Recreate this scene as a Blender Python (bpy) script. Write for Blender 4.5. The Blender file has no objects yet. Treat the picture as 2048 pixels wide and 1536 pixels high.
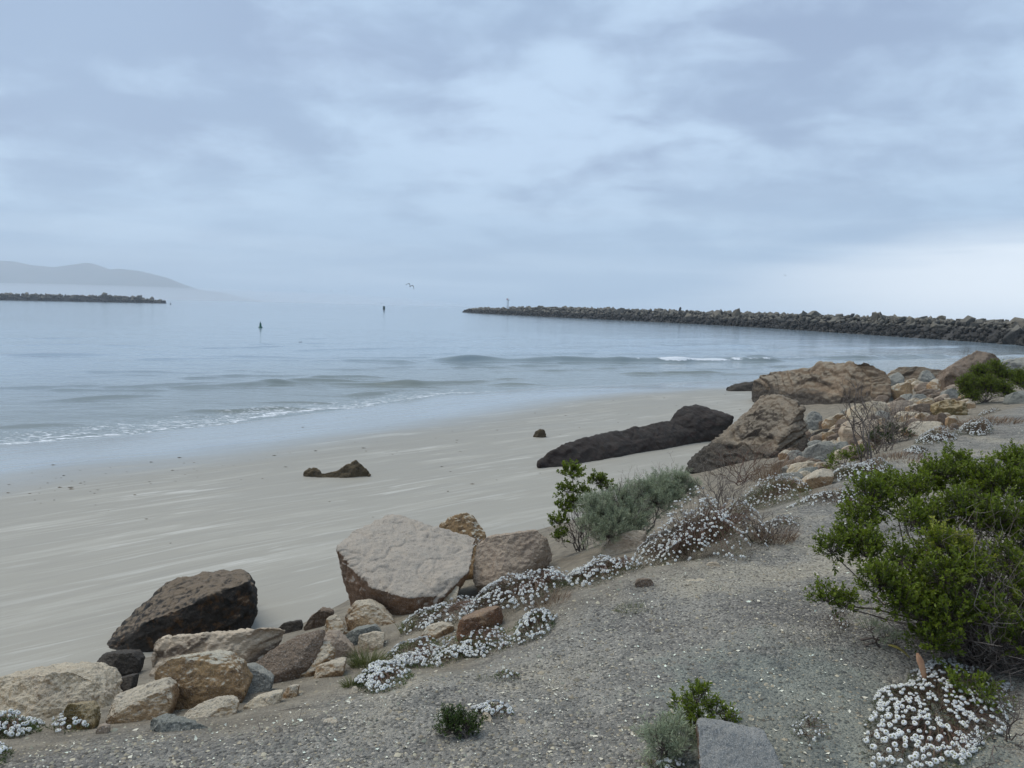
import bpy, bmesh, math, random
import numpy as np
from mathutils import Matrix, Vector

random.seed(7)
RNG = np.random.default_rng(7)
SC = bpy.context.scene
COL = SC.collection

# ------------------------------------------------------------------ camera
EYE = 5.2                       # metres above the water
F_PX = 1539.0                   # focal length for a 2048 px wide frame
PITCH = math.atan(153.5 / F_PX)
ROLL = math.atan(0.024)
_F = np.array([0, math.cos(PITCH), -math.sin(PITCH)])
_U0 = np.array([0, math.sin(PITCH), math.cos(PITCH)])
_R0 = np.array([1.0, 0, 0])
_R = _R0 * math.cos(ROLL) + _U0 * math.sin(ROLL)
_U = _U0 * math.cos(ROLL) - _R0 * math.sin(ROLL)
CAM = np.array([0, 0, EYE])
cam_d = bpy.data.cameras.new('camera')
cam_d.sensor_width = 36.0
cam_d.lens = F_PX / 2048 * 36.0
cam_d.clip_start = 0.1
cam_d.clip_end = 40000
cam = bpy.data.objects.new('camera', cam_d)
COL.objects.link(cam)
M = Matrix.Identity(4)
for i in range(3):
    M[i][0], M[i][1], M[i][2], M[i][3] = _R[i], _U[i], -_F[i], CAM[i]
cam.matrix_world = M
SC.camera = cam

# ------------------------------------------------------------------ light
SUN_EL, SUN_AZ = math.radians(58), math.radians(-60)    # azimuth from +Y towards +X
sun_d = bpy.data.lights.new('sun', 'SUN')
sun_d.energy = 1.5
sun_d.angle = math.radians(45)
sun_d.color = (1.0, 0.94, 0.82)
sun = bpy.data.objects.new('sun', sun_d)
COL.objects.link(sun)
_sd = Vector((math.cos(SUN_EL) * math.sin(SUN_AZ), math.cos(SUN_EL) * math.cos(SUN_AZ), math.sin(SUN_EL)))
sun.rotation_euler = _sd.to_track_quat('Z', 'Y').to_euler()

SC.view_settings.view_transform = 'Standard'
SC.view_settings.look = 'None'
SC.view_settings.gamma = 1.0
SC.view_settings.exposure = 0.42
SC.view_settings.use_curve_mapping = False
SC.render.engine = 'CYCLES'
SC.cycles.use_denoising = True
SC.cycles.max_bounces = 6
SC.cycles.diffuse_bounces = 3
SC.cycles.glossy_bounces = 3
SC.cycles.transmission_bounces = 3
SC.cycles.volume_bounces = 1
SC.cycles.transparent_max_bounces = 8


class NT:
    """small node-tree builder"""
    def __init__(self, tree):
        self.t = tree
        tree.nodes.clear()

    def n(self, typ, _in=None, **props):
        nd = self.t.nodes.new(typ)
        for k, v in props.items():
            setattr(nd, k, v)
        for k, v in (_in or {}).items():
            s = nd.inputs[k]
            if isinstance(v, bpy.types.NodeSocket):
                self.t.links.new(v, s)
            else:
                s.default_value = v
        return nd

    def math(self, op, a, b=0.0, c=0.0, clamp=False):
        return self.n('ShaderNodeMath', {0: a, 1: b, 2: c}, operation=op, use_clamp=clamp).outputs[0]

    def mix(self, f, a, b, blend='MIX'):
        nd = self.n('ShaderNodeMix', data_type='RGBA', blend_type=blend)
        for k, v in ((0, f), (6, a), (7, b)):
            if isinstance(v, bpy.types.NodeSocket):
                self.t.links.new(v, nd.inputs[k])
            else:
                nd.inputs[k].default_value = v if k == 0 else (*v, 1.0)[:4]
        return nd.outputs[2]

    def noise(self, vec, scale, detail=4, rough=0.55, dist=0.0, out='Fac'):
        return self.n('ShaderNodeTexNoise', {'Vector': vec, 'Scale': scale, 'Detail': detail,
                                             'Roughness': rough, 'Distortion': dist}).outputs[out]

    def ramp(self, fac, lo, hi, a=0.0, b=1.0):
        return self.n('ShaderNodeMapRange', {0: fac, 1: lo, 2: hi, 3: a, 4: b}, interpolation_type='SMOOTHSTEP').outputs[0]

    def mapping(self, vec, loc=(0, 0, 0), rot=(0, 0, 0), scale=(1, 1, 1)):
        return self.n('ShaderNodeMapping', {0: vec, 1: loc, 2: rot, 3: scale}).outputs[0]


def rgb(r, g, b):
    """sRGB 0-255 to linear"""
    return tuple((c / 255 / 12.92) if c / 255 <= 0.04045 else ((c / 255 + 0.055) / 1.055) ** 2.4 for c in (r, g, b))


# ------------------------------------------------------------------ world
world = bpy.data.worlds.new('World')
SC.world = world
world.use_nodes = True
w = NT(world.node_tree)
tc = w.n('ShaderNodeTexCoord').outputs['Generated']
sep = w.n('ShaderNodeSeparateXYZ', {0: tc})
dx, dy, dz = sep.outputs
zc = w.math('MAXIMUM', dz, 0.0)
den = w.math('ADD', zc, 0.26)
px_ = w.math('DIVIDE', dx, den)
py_ = w.math('DIVIDE', dy, den)
plane = w.n('ShaderNodeCombineXYZ', {0: px_, 1: py_, 2: 0.0}).outputs[0]
big = w.noise(w.mapping(plane, (3.1, 1.7, 0)), 1.1, 2, 0.5, 0.2)
mid = w.noise(w.mapping(plane, (1.3, 5.2, 0), (0, 0, 0.5), (1.0, 1.25, 1)), 3.0, 6, 0.52, 0.35)
soft = w.noise(w.mapping(plane, (7.3, 2.2, 1)), 8.0, 5, 0.55, 0.4)
cl = w.math('ADD', w.math('MULTIPLY', big, 0.5), w.math('MULTIPLY', mid, 0.5))
cl = w.math('ADD', w.math('MULTIPLY', cl, 0.86), w.math('MULTIPLY', soft, 0.14))
light = w.ramp(cl, 0.42, 0.60)
ccol = w.mix(light, rgb(137, 155, 183), rgb(178, 199, 222))
# the cloud deck shifts between lavender and blue grey
tint = w.ramp(w.noise(w.mapping(plane, (9.1, 4.2, 0)), 0.8, 2), 0.35, 0.65)
ccol = w.mix(w.math('MULTIPLY', tint, 0.35), ccol, rgb(156, 182, 207))
# distant deck close to the horizon: smooth, streaked
band = w.ramp(dz, 0.015, 0.20, 1.0, 0.0)
ang = w.math('ARCTAN2', dx, dy)
stv = w.n('ShaderNodeCombineXYZ', {0: w.math('MULTIPLY', ang, 2.2), 1: w.math('MULTIPLY', dz, 26.0), 2: 0.0}).outputs[0]
st = w.noise(w.mapping(stv, (2.0, 0.4, 0), (0, 0, -0.05)), 1.3, 5, 0.5, 0.6)
hcol = w.mix(w.ramp(st, 0.40, 0.68), rgb(151, 179, 206), rgb(178, 202, 224))
ccol = w.mix(w.math('MULTIPLY', band, 0.85), ccol, hcol)
# clear gap under the deck towards the open sea (right of the jetty)
gaz = w.ramp(ang, 0.08, 0.52)
gtop = w.math('ADD', w.math('MULTIPLY', gaz, 0.088), w.math('MULTIPLY', w.math('SUBTRACT', st, 0.5), 0.07))
gap = w.ramp(w.math('SUBTRACT', gtop, dz), -0.030, 0.026)
gap = w.math('MULTIPLY', gap, gaz)
gap = w.math('MULTIPLY', gap, w.ramp(dz, -0.02, 0.035, 0.55, 1.0))
ccol = w.mix(gap, ccol, (0.88, 0.93, 0.97))
sky = w.n('ShaderNodeTexSky', sky_type='NISHITA', sun_disc=False)
sky.sun_elevation = SUN_EL
sky.sun_rotation = SUN_AZ
sky.air_density = 1.0
sky.dust_density = 3.0
nish = w.mix(1.0, sky.outputs[0], (0.09, 0.09, 0.09), 'MULTIPLY')
fin = w.mix(0.92, nish, ccol)
bg = w.n('ShaderNodeBackground', {'Color': fin, 'Strength': 1.0})
w.n('ShaderNodeOutputWorld', {0: bg.outputs[0]})


# ------------------------------------------------------------------ maths helpers
def ray(px, py):
    """direction with unit forward component for photograph pixel (px, py)"""
    u = (np.asarray(px, float) - 1024) / F_PX
    v = (768 - np.asarray(py, float)) / F_PX
    return _F + np.multiply.outer(u, _R) + np.multiply.outer(v, _U)


def at(px, py, depth):
    return CAM + ray(px, py) * np.asarray(depth, float)[..., None] if np.ndim(depth) else CAM + ray(px, py) * depth


def on_z(px, py, z):
    d = ray(px, py)
    return CAM + d * ((z - EYE) / d[2])


def _hash(ix, iy, iz):
    h = (ix.astype(np.uint32) * np.uint32(374761393) + iy.astype(np.uint32) * np.uint32(668265263)
         + iz.astype(np.uint32) * np.uint32(2147483647 - 1013904223))
    h = (h ^ (h >> np.uint32(13))) * np.uint32(1274126177)
    h = h ^ (h >> np.uint32(16))
    return h.astype(np.float64) / 4294967295.0


def vnoise(p):
    """value noise in -1..1 for an (n,3) array"""
    i = np.floor(p).astype(np.int64)
    f = p - i
    f = f * f * f * (f * (f * 6 - 15) + 10)
    r = 0
    for a in (0, 1):
        wx = f[:, 0] if a else 1 - f[:, 0]
        for b in (0, 1):
            wy = f[:, 1] if b else 1 - f[:, 1]
            for c in (0, 1):
                wz = f[:, 2] if c else 1 - f[:, 2]
                r = r + wx * wy * wz * _hash(i[:, 0] + a, i[:, 1] + b, i[:, 2] + c)
    return r * 2 - 1


def fbm(p, octaves=4, gain=0.5, lac=2.03):
    s, a, r = 1.0, 1.0, 0
    for k in range(octaves):
        r = r + a * vnoise(p * s + 17.3 * k)
        s *= lac
        a *= gain
    return r


def fbm2(x, y, s, octaves=3, seed=0.0):
    p = np.stack([np.ravel(x) * s, np.ravel(y) * s, np.full(np.size(x), seed)], 1)
    return fbm(p, octaves).reshape(np.shape(x))


def sdist(x, y, pts):
    """signed distance to an open polyline, positive on its right-hand side"""
    x = np.asarray(x, float)
    y = np.asarray(y, float)
    best = np.full(x.shape, 1e18)
    sg = np.ones(x.shape)
    n = len(pts)
    for k in range(n - 1):
        ax, ay = pts[k]
        bx, by = pts[k + 1]
        ex, ey = bx - ax, by - ay
        L = ex * ex + ey * ey
        t = ((x - ax) * ex + (y - ay) * ey) / L
        tt = np.clip(t, 0 if k else -1e9, 1 if k < n - 2 else 1e9)
        ddx, ddy = x - ax - tt * ex, y - ay - tt * ey
        d2 = ddx * ddx + ddy * ddy
        c = (ex * (y - ay) - ey * (x - ax))
        m = d2 < best
        best = np.where(m, d2, best)
        sg = np.where(m, np.where(c < 0, 1.0, -1.0), sg)
    return np.sqrt(best) * sg


def sstep(a, b, x):
    t = np.clip((x - a) / (b - a), 0, 1)
    return t * t * (3 - 2 * t)


# ------------------------------------------------------------------ the lie of the land
SHORE = [tuple(on_z(a, b, 0.0)[:2]) for a, b in
         ((-700, 975), (-300, 925), (0, 890), (250, 870), (500, 842), (700, 817), (900, 789), (1050, 777), (1200, 770),
          (1500, 758), (1750, 748))] + [(62, 92), (112, 126), (300, 150)]
EDGE = [tuple(on_z(a, b, EYE - 1.6)[:2]) for a, b in
        ((-500, 1520), (0, 1482), (300, 1452), (480, 1425), (700, 1372), (860, 1310), (1010, 1290), (1130, 1235), (1200, 1150),
         (1330, 1105), (1490, 1080), (1560, 1010), (1690, 945), (1800, 895), (1900, 850), (2048, 800))] + [(24, 23), (70, 60), (150, 100)]
TOE = [tuple(on_z(a, b, 1.0)[:2]) for a, b in
       ((-300, 1385), (0, 1345), (205, 1303), (540, 1262), (690, 1190), (800, 1125), (980, 1078), (1110, 1042), (1240, 1000),
        (1375, 945), (1450, 905), (1505, 830), (1512, 785), (1600, 762), (1780, 744), (1900, 738), (2048, 730))] + [(70, 88), (120, 118), (300, 140)]


def sand_z(x, y):
    s = sdist(x, y, SHORE)
    z = np.where(s > 0, 1.15 * (1 - np.exp(-np.maximum(s, 0) / 14.0)), 0.13 * s)
    z = np.maximum(z, -2.5)
    z = z + 0.03 * fbm2(x, y, 0.22, 2, 3.0) * sstep(0, 6, s)
    return z, s


def emb_z(x, y):
    sz, s = sand_z(x, y)
    a = sdist(x, y, EDGE)
    b = -sdist(x, y, TOE)
    plat = EYE - 1.6 + 0.035 * fbm2(x, y, 0.55, 3, 9.0) - 0.10 * sstep(1.2, 0.0, a)
    t = np.where(a >= 0, 1.0, np.where(b >= 0, 0.0, -b / np.maximum(-b - a, 1e-6)))
    low = np.where(b >= 0, sz - 0.35 * b, sz)
    z = low + (plat - low) * t
    z = z + 0.06 * fbm2(x, y, 1.3, 3, 4.0) * np.clip(4 * t * (1 - t), 0, 1)
    return z, a, b


def ground(x, y):
    return np.maximum(emb_z(x, y)[0], sand_z(x, y)[0])


def hit(px, py):
    """point where the sight line of a pixel meets the ground"""
    d = ray(px, py)
    t = np.geomspace(1.5, 160, 1500)
    p = CAM + np.outer(t, d)
    g = p[:, 2] - ground(p[:, 0], p[:, 1])
    k = int(np.argmax(g < 0)) if (g < 0).any() else len(t) - 1
    k = max(k, 1)
    f = g[k - 1] / max(g[k - 1] - g[k], 1e-9)
    return p[k - 1] + (p[k] - p[k - 1]) * min(max(f, 0), 1)


def depth_of(p):
    return float((np.asarray(p) - CAM) @ _F)


# ------------------------------------------------------------------ object helpers
def mesh_obj(name, verts, faces, mat=None, parent=None, smooth=True, attrs=None, loc=(0, 0, 0)):
    me = bpy.data.meshes.new(name)
    verts = np.asarray(verts, np.float64) - np.asarray(loc, np.float64)
    if isinstance(faces, np.ndarray):
        nf, k = faces.shape
        me.vertices.add(len(verts))
        me.vertices.foreach_set('co', verts.astype(np.float32).ravel())
        me.loops.add(nf * k)
        me.loops.foreach_set('vertex_index', faces.astype(np.int32).ravel())
        me.polygons.add(nf)
        me.polygons.foreach_set('loop_start', np.arange(0, nf * k, k, dtype=np.int32))
        me.update(calc_edges=True)
    else:
        me.from_pydata(verts.tolist(), [], faces)
    if smooth:
        me.polygons.foreach_set('use_smooth', np.ones(len(me.polygons), bool))
    for k, v in (attrs or {}).items():
        at_ = me.attributes.new(k, 'FLOAT', 'POINT')
        at_.data.foreach_set('value', np.asarray(v, np.float32).ravel())
    if mat:
        me.materials.append(mat)
    me.validate()
    o = bpy.data.objects.new(name, me)
    COL.objects.link(o)
    o.location = loc
    if parent:
        o.parent = parent
    return o


def empty(name, loc=(0, 0, 0)):
    o = bpy.data.objects.new(name, None)
    o.empty_display_size = 0.1
    COL.objects.link(o)
    o.location = loc
    return o


def tag(o, label=None, cat=None, group=None, kind=None):
    for k, v in (('label', label), ('category', cat), ('group', group), ('kind', kind)):
        if v:
            o[k] = v
    return o


def grid_obj(name, xs, ys, zf, mat, keep=None, attrs=None, parent=None):
    X, Y = np.meshgrid(xs, ys)
    Z = zf(X, Y)
    n, m = X.shape
    idx = np.arange(n * m).reshape(n, m)
    f = np.stack([idx[:-1, :-1], idx[:-1, 1:], idx[1:, 1:], idx[1:, :-1]], -1).reshape(-1, 4)
    V = np.stack([X, Y, Z], -1).reshape(-1, 3)
    at_ = {k: np.ravel(v) for k, v in (attrs(X, Y) if attrs else {}).items()}
    if keep is not None:
        kv = keep(X, Y).ravel()
        f = f[kv[f].any(1)]
        used = np.unique(f)
        remap = np.full(n * m, -1)
        remap[used] = np.arange(len(used))
        V, f = V[used], remap[f]
        at_ = {k: v[used] for k, v in at_.items()}
    return mesh_obj(name, V, f, mat, parent, True, at_)


def spaced(*segs):
    """coordinates from (start, stop, step) runs joined end to end"""
    out = []
    for a, b, s in segs:
        out.append(np.arange(a, b, s))
    out.append([segs[-1][1]])
    return np.concatenate(out)


def new_mat(name):
    m = bpy.data.materials.new(name)
    m.use_nodes = True
    return m, NT(m.node_tree)


def finish(t, bsdf, bump=None):
    t.n('ShaderNodeOutputMaterial', {0: bsdf})


def bump(t, h, strength, dist, normal=None):
    i = {'Strength': strength, 'Distance': dist, 'Height': h}
    if normal is not None:
        i['Normal'] = normal
    return t.n('ShaderNodeBump', i).outputs[0]

# ================================================================== SETTING
# ------------------------------------------------------------------ sand
def mat_sand():
    m, t = new_mat('sand')
    pos = t.n('ShaderNodeNewGeometry').outputs['Position']
    s = t.n('ShaderNodeAttribute', attribute_name='shore').outputs['Fac']
    # coordinates along and across the beach
    al = t.mapping(pos, (0, 0, 0), (0, 0, math.radians(-40)), (1, 1, 1))
    streak = t.noise(t.mapping(al, (0, 0, 0), (0, 0, 0), (0.17, 1.25, 1)), 1.1, 6, 0.62, 1.1)
    streak2 = t.noise(t.mapping(al, (3, 8, 0), (0, 0, 0.10), (0.34, 4.2, 1)), 0.9, 5, 0.6, 1.3)
    patch = t.noise(pos, 0.22, 3, 0.5, 0.4)
    fine = t.noise(pos, 60, 2, 0.6)
    dry = t.ramp(s, 5.0, 20.0)
    c = t.mix(dry, rgb(144, 141, 131), rgb(156, 151, 138))
    c = t.mix(t.math('MULTIPLY', t.ramp(streak, 0.48, 0.70), 0.42), c, rgb(184, 180, 168))
    c = t.mix(t.math('MULTIPLY', t.ramp(streak2, 0.52, 0.70), t.ramp(patch, 0.40, 0.60, 0.0, 0.6)), c, rgb(204, 201, 191))
    c = t.mix(t.math('MULTIPLY', t.ramp(streak2, 0.48, 0.30), 0.3), c, rgb(134, 131, 123))
    c = t.mix(t.ramp(fine, 0.3, 0.8, 0.0, 0.10), c, rgb(120, 112, 100))
    # film of water left by the last wave
    edge = t.math('ADD', s, t.math('MULTIPLY', t.math('SUBTRACT', t.noise(t.mapping(al, scale=(0.10, 0.35, 1)), 1.0, 4, 0.55), 0.5), 3.6))
    wet = t.ramp(edge, 5.5, 11.0, 1.0, 0.0)
    c = t.mix(wet, c, rgb(136, 135, 126))
    rough = t.math('ADD', t.math('MULTIPLY', wet, -0.40), 0.62)
    rough = t.math('ADD', rough, t.math('MULTIPLY', t.ramp(streak, 0.40, 0.62), 0.10))
    h = t.math('ADD', t.math('MULTIPLY', streak2, 0.6), t.math('MULTIPLY', fine, 0.05))
    dryf = t.math('SUBTRACT', 1.0, wet)
    nb = bump(t, h, t.math('ADD', t.math('MULTIPLY', dryf, 0.22), 0.02), 0.05)
    b = t.n('ShaderNodeBsdfPrincipled', {'Base Color': c, 'Roughness': rough, 'Normal': nb,
                                         'Coat Weight': t.math('MULTIPLY', wet, 0.75), 'Coat Roughness': 0.10, 'Coat IOR': 1.45,
                                         'Coat Normal': bump(t, streak2, 0.05, 0.03)})
    finish(t, b.outputs[0])
    return m


sand = grid_obj('beach', spaced((-420, -60, 20), (-60, -14, 0.8), (-14, 10, 0.25), (10, 60, 0.8), (60, 420, 20)),
                spaced((-60, 0, 5), (0, 30, 0.25), (30, 90, 0.8), (90, 330, 12)),
                lambda x, y: sand_z(x, y)[0], mat_sand(), attrs=lambda x, y: {'shore': sand_z(x, y)[1]},
                keep=lambda x, y: sand_z(x, y)[1] > -45)
tag(sand, kind='structure')


# ------------------------------------------------------------------ gravel bank
def mat_gravel():
    m, t = new_mat('gravel')
    pos = t.n('ShaderNodeNewGeometry').outputs['Position']
    sl = t.n('ShaderNodeAttribute', attribute_name='bank').outputs['Fac']      # 0 on the flat, 1 down the bank
    gr = t.n('ShaderNodeAttribute', attribute_name='slate').outputs['Fac']
    big = t.noise(pos, 0.9, 4, 0.6, 0.4)
    mid = t.noise(pos, 6.0, 4, 0.6, 0.3)
    fine = t.noise(pos, 45.0, 4, 0.7)
    vo = t.n('ShaderNodeTexVoronoi', {'Vector': pos, 'Scale': 80.0, 'Randomness': 1.0}, feature='F1')
    vo2 = t.n('ShaderNodeTexVoronoi', {'Vector': pos, 'Scale': 170.0, 'Randomness': 1.0}, feature='F1')
    vc = t.n('ShaderNodeSeparateXYZ', {0: vo.outputs['Color']}).outputs[0]
    c = t.mix(t.ramp(mid, 0.35, 0.65), rgb(127, 124, 116), rgb(155, 150, 139))
    c = t.mix(t.math('MULTIPLY', t.ramp(big, 0.48, 0.64), 0.85), c, rgb(176, 167, 148))
    c = t.mix(t.math('MULTIPLY', t.ramp(big, 0.46, 0.34), 0.6), c, rgb(108, 104, 99))
    c = t.mix(t.math('MULTIPLY', t.ramp(vc, 0.30, 0.05), 0.7), c, rgb(66, 64, 60))
    c = t.mix(t.math('MULTIPLY', t.ramp(vc, 0.80, 0.97), 0.6), c, rgb(196, 188, 172))
    c = t.mix(t.ramp(fine, 0.55, 0.75, 0.0, 0.5), c, rgb(84, 80, 76))
    gc = t.mix(t.ramp(mid, 0.35, 0.65), rgb(98, 106, 101), rgb(128, 136, 126))
    gc = t.mix(t.math('MULTIPLY', t.ramp(vc, 0.3, 0.0), 0.6), gc, rgb(62, 66, 66))
    gm = t.ramp(t.math('ADD', gr, t.math('MULTIPLY', t.math('SUBTRACT', t.math('ADD', t.math('MULTIPLY', mid, 0.5), t.math('MULTIPLY', big, 0.5)), 0.5), 1.6)), 0.40, 0.70)
    c = t.mix(t.math('MULTIPLY', gm, 0.6), c, gc)
    dirt = t.mix(t.ramp(mid, 0.3, 0.7), rgb(124, 115, 100), rgb(154, 143, 124))
    c = t.mix(t.math('MULTIPLY', sl, 0.8), c, dirt)
    h = t.math('ADD', t.math('MULTIPLY', vo.outputs['Distance'], -1.1), t.math('MULTIPLY', fine, 0.6))
    h = t.math('ADD', h, t.math('MULTIPLY', vo2.outputs['Distance'], -0.5))
    h = t.math('ADD', h, t.math('MULTIPLY', mid, 1.0))
    b = t.n('ShaderNodeBsdfPrincipled', {'Base Color': c, 'Roughness': 0.9, 'Specular IOR Level': 0.25, 'Normal': bump(t, h, 0.9, 0.013)})
    finish(t, b.outputs[0])
    return m


SLATE_C = on_z(1610, 1440, EYE - 1.6)


def emb_attrs(x, y):
    z, a, b = emb_z(x, y)
    sl = sstep(0.15, -0.5, a + 0.25 * fbm2(x, y, 2.0, 3, 1.0))
    # outcrop of dark slate gravel beside the big bush
    u = (x - SLATE_C[0]) / 0.62
    v = (y - SLATE_C[1]) / 0.75
    return {'bank': sl, 'slate': np.clip(1.15 - 0.6 * np.sqrt(u * u + v * v), 0, 1)}


bank = grid_obj('gravel_ground', spaced((-60, -8, 2), (-8, -3.2, 0.16), (-3.2, 4.2, 0.045), (4.2, 14, 0.14), (14, 60, 1.0), (60, 420, 15)),
                spaced((-60, 0.5, 4), (0.5, 8, 0.045), (8, 20, 0.14), (20, 50, 0.5), (50, 140, 3)),
                lambda x, y: emb_z(x, y)[0], mat_gravel(), attrs=emb_attrs,
                keep=lambda x, y: emb_z(x, y)[2] < 1.0)
tag(bank, kind='structure')


# ------------------------------------------------------------------ sea
def crest(px0, py0, px1, py1, amp, width, foam, bow=0.0):
    """a small swell running between two pixels of the water line"""
    return (on_z(px0, py0, 0.0)[:2], on_z(px1, py1, 0.0)[:2], amp, width, foam, bow)


CRESTS = [
    crest(900, 721, 1330, 722, 0.34, 1.5, 0.0), crest(1270, 722, 1560, 721, 0.30, 1.4, 1.0), crest(1480, 719, 2100, 712, 0.22, 1.5, 0.55),
    crest(330, 776, 570, 768, 0.20, 0.9, 0.0), crest(575, 763, 700, 762, 0.08, 0.9, 0.0), crest(-60, 780, 420, 770, 0.07, 0.9, 0.0),
    crest(640, 768, 830, 772, 0.10, 0.9, 0.0), crest(700, 790, 850, 778, 0.10, 0.7, 0.15), crest(800, 772, 1000, 764, 0.12, 0.9, 0.1),
    crest(700, 719, 820, 726, 0.15, 1.4, 0.0), crest(440, 712, 720, 716, 0.10, 1.6, 0.0), crest(0, 710, 190, 708, 0.12, 1.6, 0.0),
    crest(1000, 735, 1150, 731, 0.10, 1.0, 0.1), crest(1260, 748, 1420, 744, 0.12, 1.0, 0.0), crest(1380, 750, 1700, 742, 0.08, 1.0, 0.3),
    crest(100, 804, 320, 792, 0.06, 0.7, 0.25), crest(380, 825, 660, 815, 0.05, 0.6, 0.25), crest(600, 700, 960, 694, 0.08, 2.0, 0.0),
    crest(1100, 700, 1500, 690, 0.08, 2.0, 0.0), crest(1650, 697, 2060, 690, 0.10, 2.0, 0.15), crest(200, 690, 520, 694, 0.06, 2.4, 0.0),
    crest(850, 682, 1010, 680, 0.10, 2.5, 0.0), crest(0, 690, 200, 688, 0.06, 2.4, 0.0), crest(-80, 855, 160, 852, 0.06, 0.6, 0.4),
]

_cr = random.Random(23)
for _ in range(60):                     # thin wavelets rolling in over the shallows
    _y = 672 + 140 * _cr.random() ** 1.3
    _x = _cr.uniform(-60, 1500)
    _l = _cr.uniform(90, 300)
    if _y + 0.105 * _x > 880:
        continue
    CRESTS.append(crest(_x, _y + _cr.uniform(-2, 3), _x + _l, _y + _cr.uniform(-5, 2), _cr.uniform(0.035, 0.075), 0.35 + 0.9 * (830 - _y) / 160, 0.0))


def sea_fields(x, y):
    z = np.zeros(x.shape)
    foam = np.zeros(x.shape)
    far = np.hypot(x, y)
    ok = far < 160
    s = sdist(x, y, SHORE)
    wob = 0.45 * fbm2(x, y, 0.10, 3, 2.0) * ok
    shape_ = x.shape
    X, Y, W, Z, Fo = x.ravel(), y.ravel(), wob.ravel(), z.ravel(), foam.ravel()
    for k, (p, q, amp, wd, fo, bow) in enumerate(CRESTS):
        e = q - p
        L = np.hypot(*e)
        e = e / L
        nrm = np.array([e[1], -e[0]])               # towards the beach and the viewer
        ua = ((X - p[0]) * e[0] + (Y - p[1]) * e[1]) / L
        va = (X - p[0]) * nrm[0] + (Y - p[1]) * nrm[1]
        m = np.nonzero((ua > -0.2) & (ua < 1.2) & (np.abs(va) < 7 * wd + 3))[0]
        if not len(m):
            continue
        xs_, ys_, u = X[m], Y[m], ua[m]
        v = va[m] + 2.0 * W[m] + 0.5 * fbm2(xs_, ys_, 0.35, 2, 5.0 + k)
        win = sstep(-0.18, 0.14, u) * sstep(1.18, 0.86, u)
        prof = np.where(v < 0, np.exp(-(v / (wd * 1.6)) ** 2), np.exp(-(v / (wd * 0.42)) ** 2))
        trough = -0.28 * np.exp(-((v - wd * 1.1) / (wd * 0.7)) ** 2)
        am = amp * (0.75 + 0.5 * fbm2(xs_, ys_, 0.22, 2, 11.0 + k))
        Z[m] += 1.4 * win * am * (prof + trough)
        if fo:
            fn = fo * np.clip(0.86 + 0.55 * fbm2(xs_, ys_, 0.5, 3, 51.0 + k), 0, 1)
            Fo[m] = np.maximum(Fo[m], win * fn * np.exp(-((v - 0.15 * wd) / (wd * 0.34)) ** 2))
            Fo[m] = np.maximum(Fo[m], 0.45 * win * fn * sstep(-wd * 3.5, 0, v) * sstep(wd, 0, v))
    z, foam = Z.reshape(shape_), Fo.reshape(shape_)
    damp = sstep(0.3, -3.0, s)
    z = z * (0.15 + 0.85 * damp)
    z += ok * 0.014 * fbm2(x, y, 0.9, 3, 8.0) * damp + ok * 0.02 * fbm2(x * 0.35, y, 0.55, 2, 6.0) * damp
    # lip of the last spent wave running up the sand
    nl = 1.5 * fbm2(x, y, 0.16, 3, 21.0) + 0.5 * fbm2(x, y, 0.8, 2, 22.0)
    sl = s + 0.6 * nl
    left = sstep(10, -8, x)
    foam = np.maximum(foam, ok * (0.66 * np.exp(-((sl + 0.55) / 0.42) ** 2)) * (0.55 + 0.45 * left))
    foam = np.maximum(foam, ok * 0.54 * sstep(-9.0, -0.8, sl) * sstep(0.4, -0.4, sl) * left)
    foam = np.maximum(foam, ok * 0.40 * sstep(-3.0, -0.8, sl) * sstep(0.4, -0.4, sl))
    return z, foam, s


_cache = {}


def sea_z(x, y):
    _cache['sea'] = sea_fields(x, y)
    return _cache['sea'][0]


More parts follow.
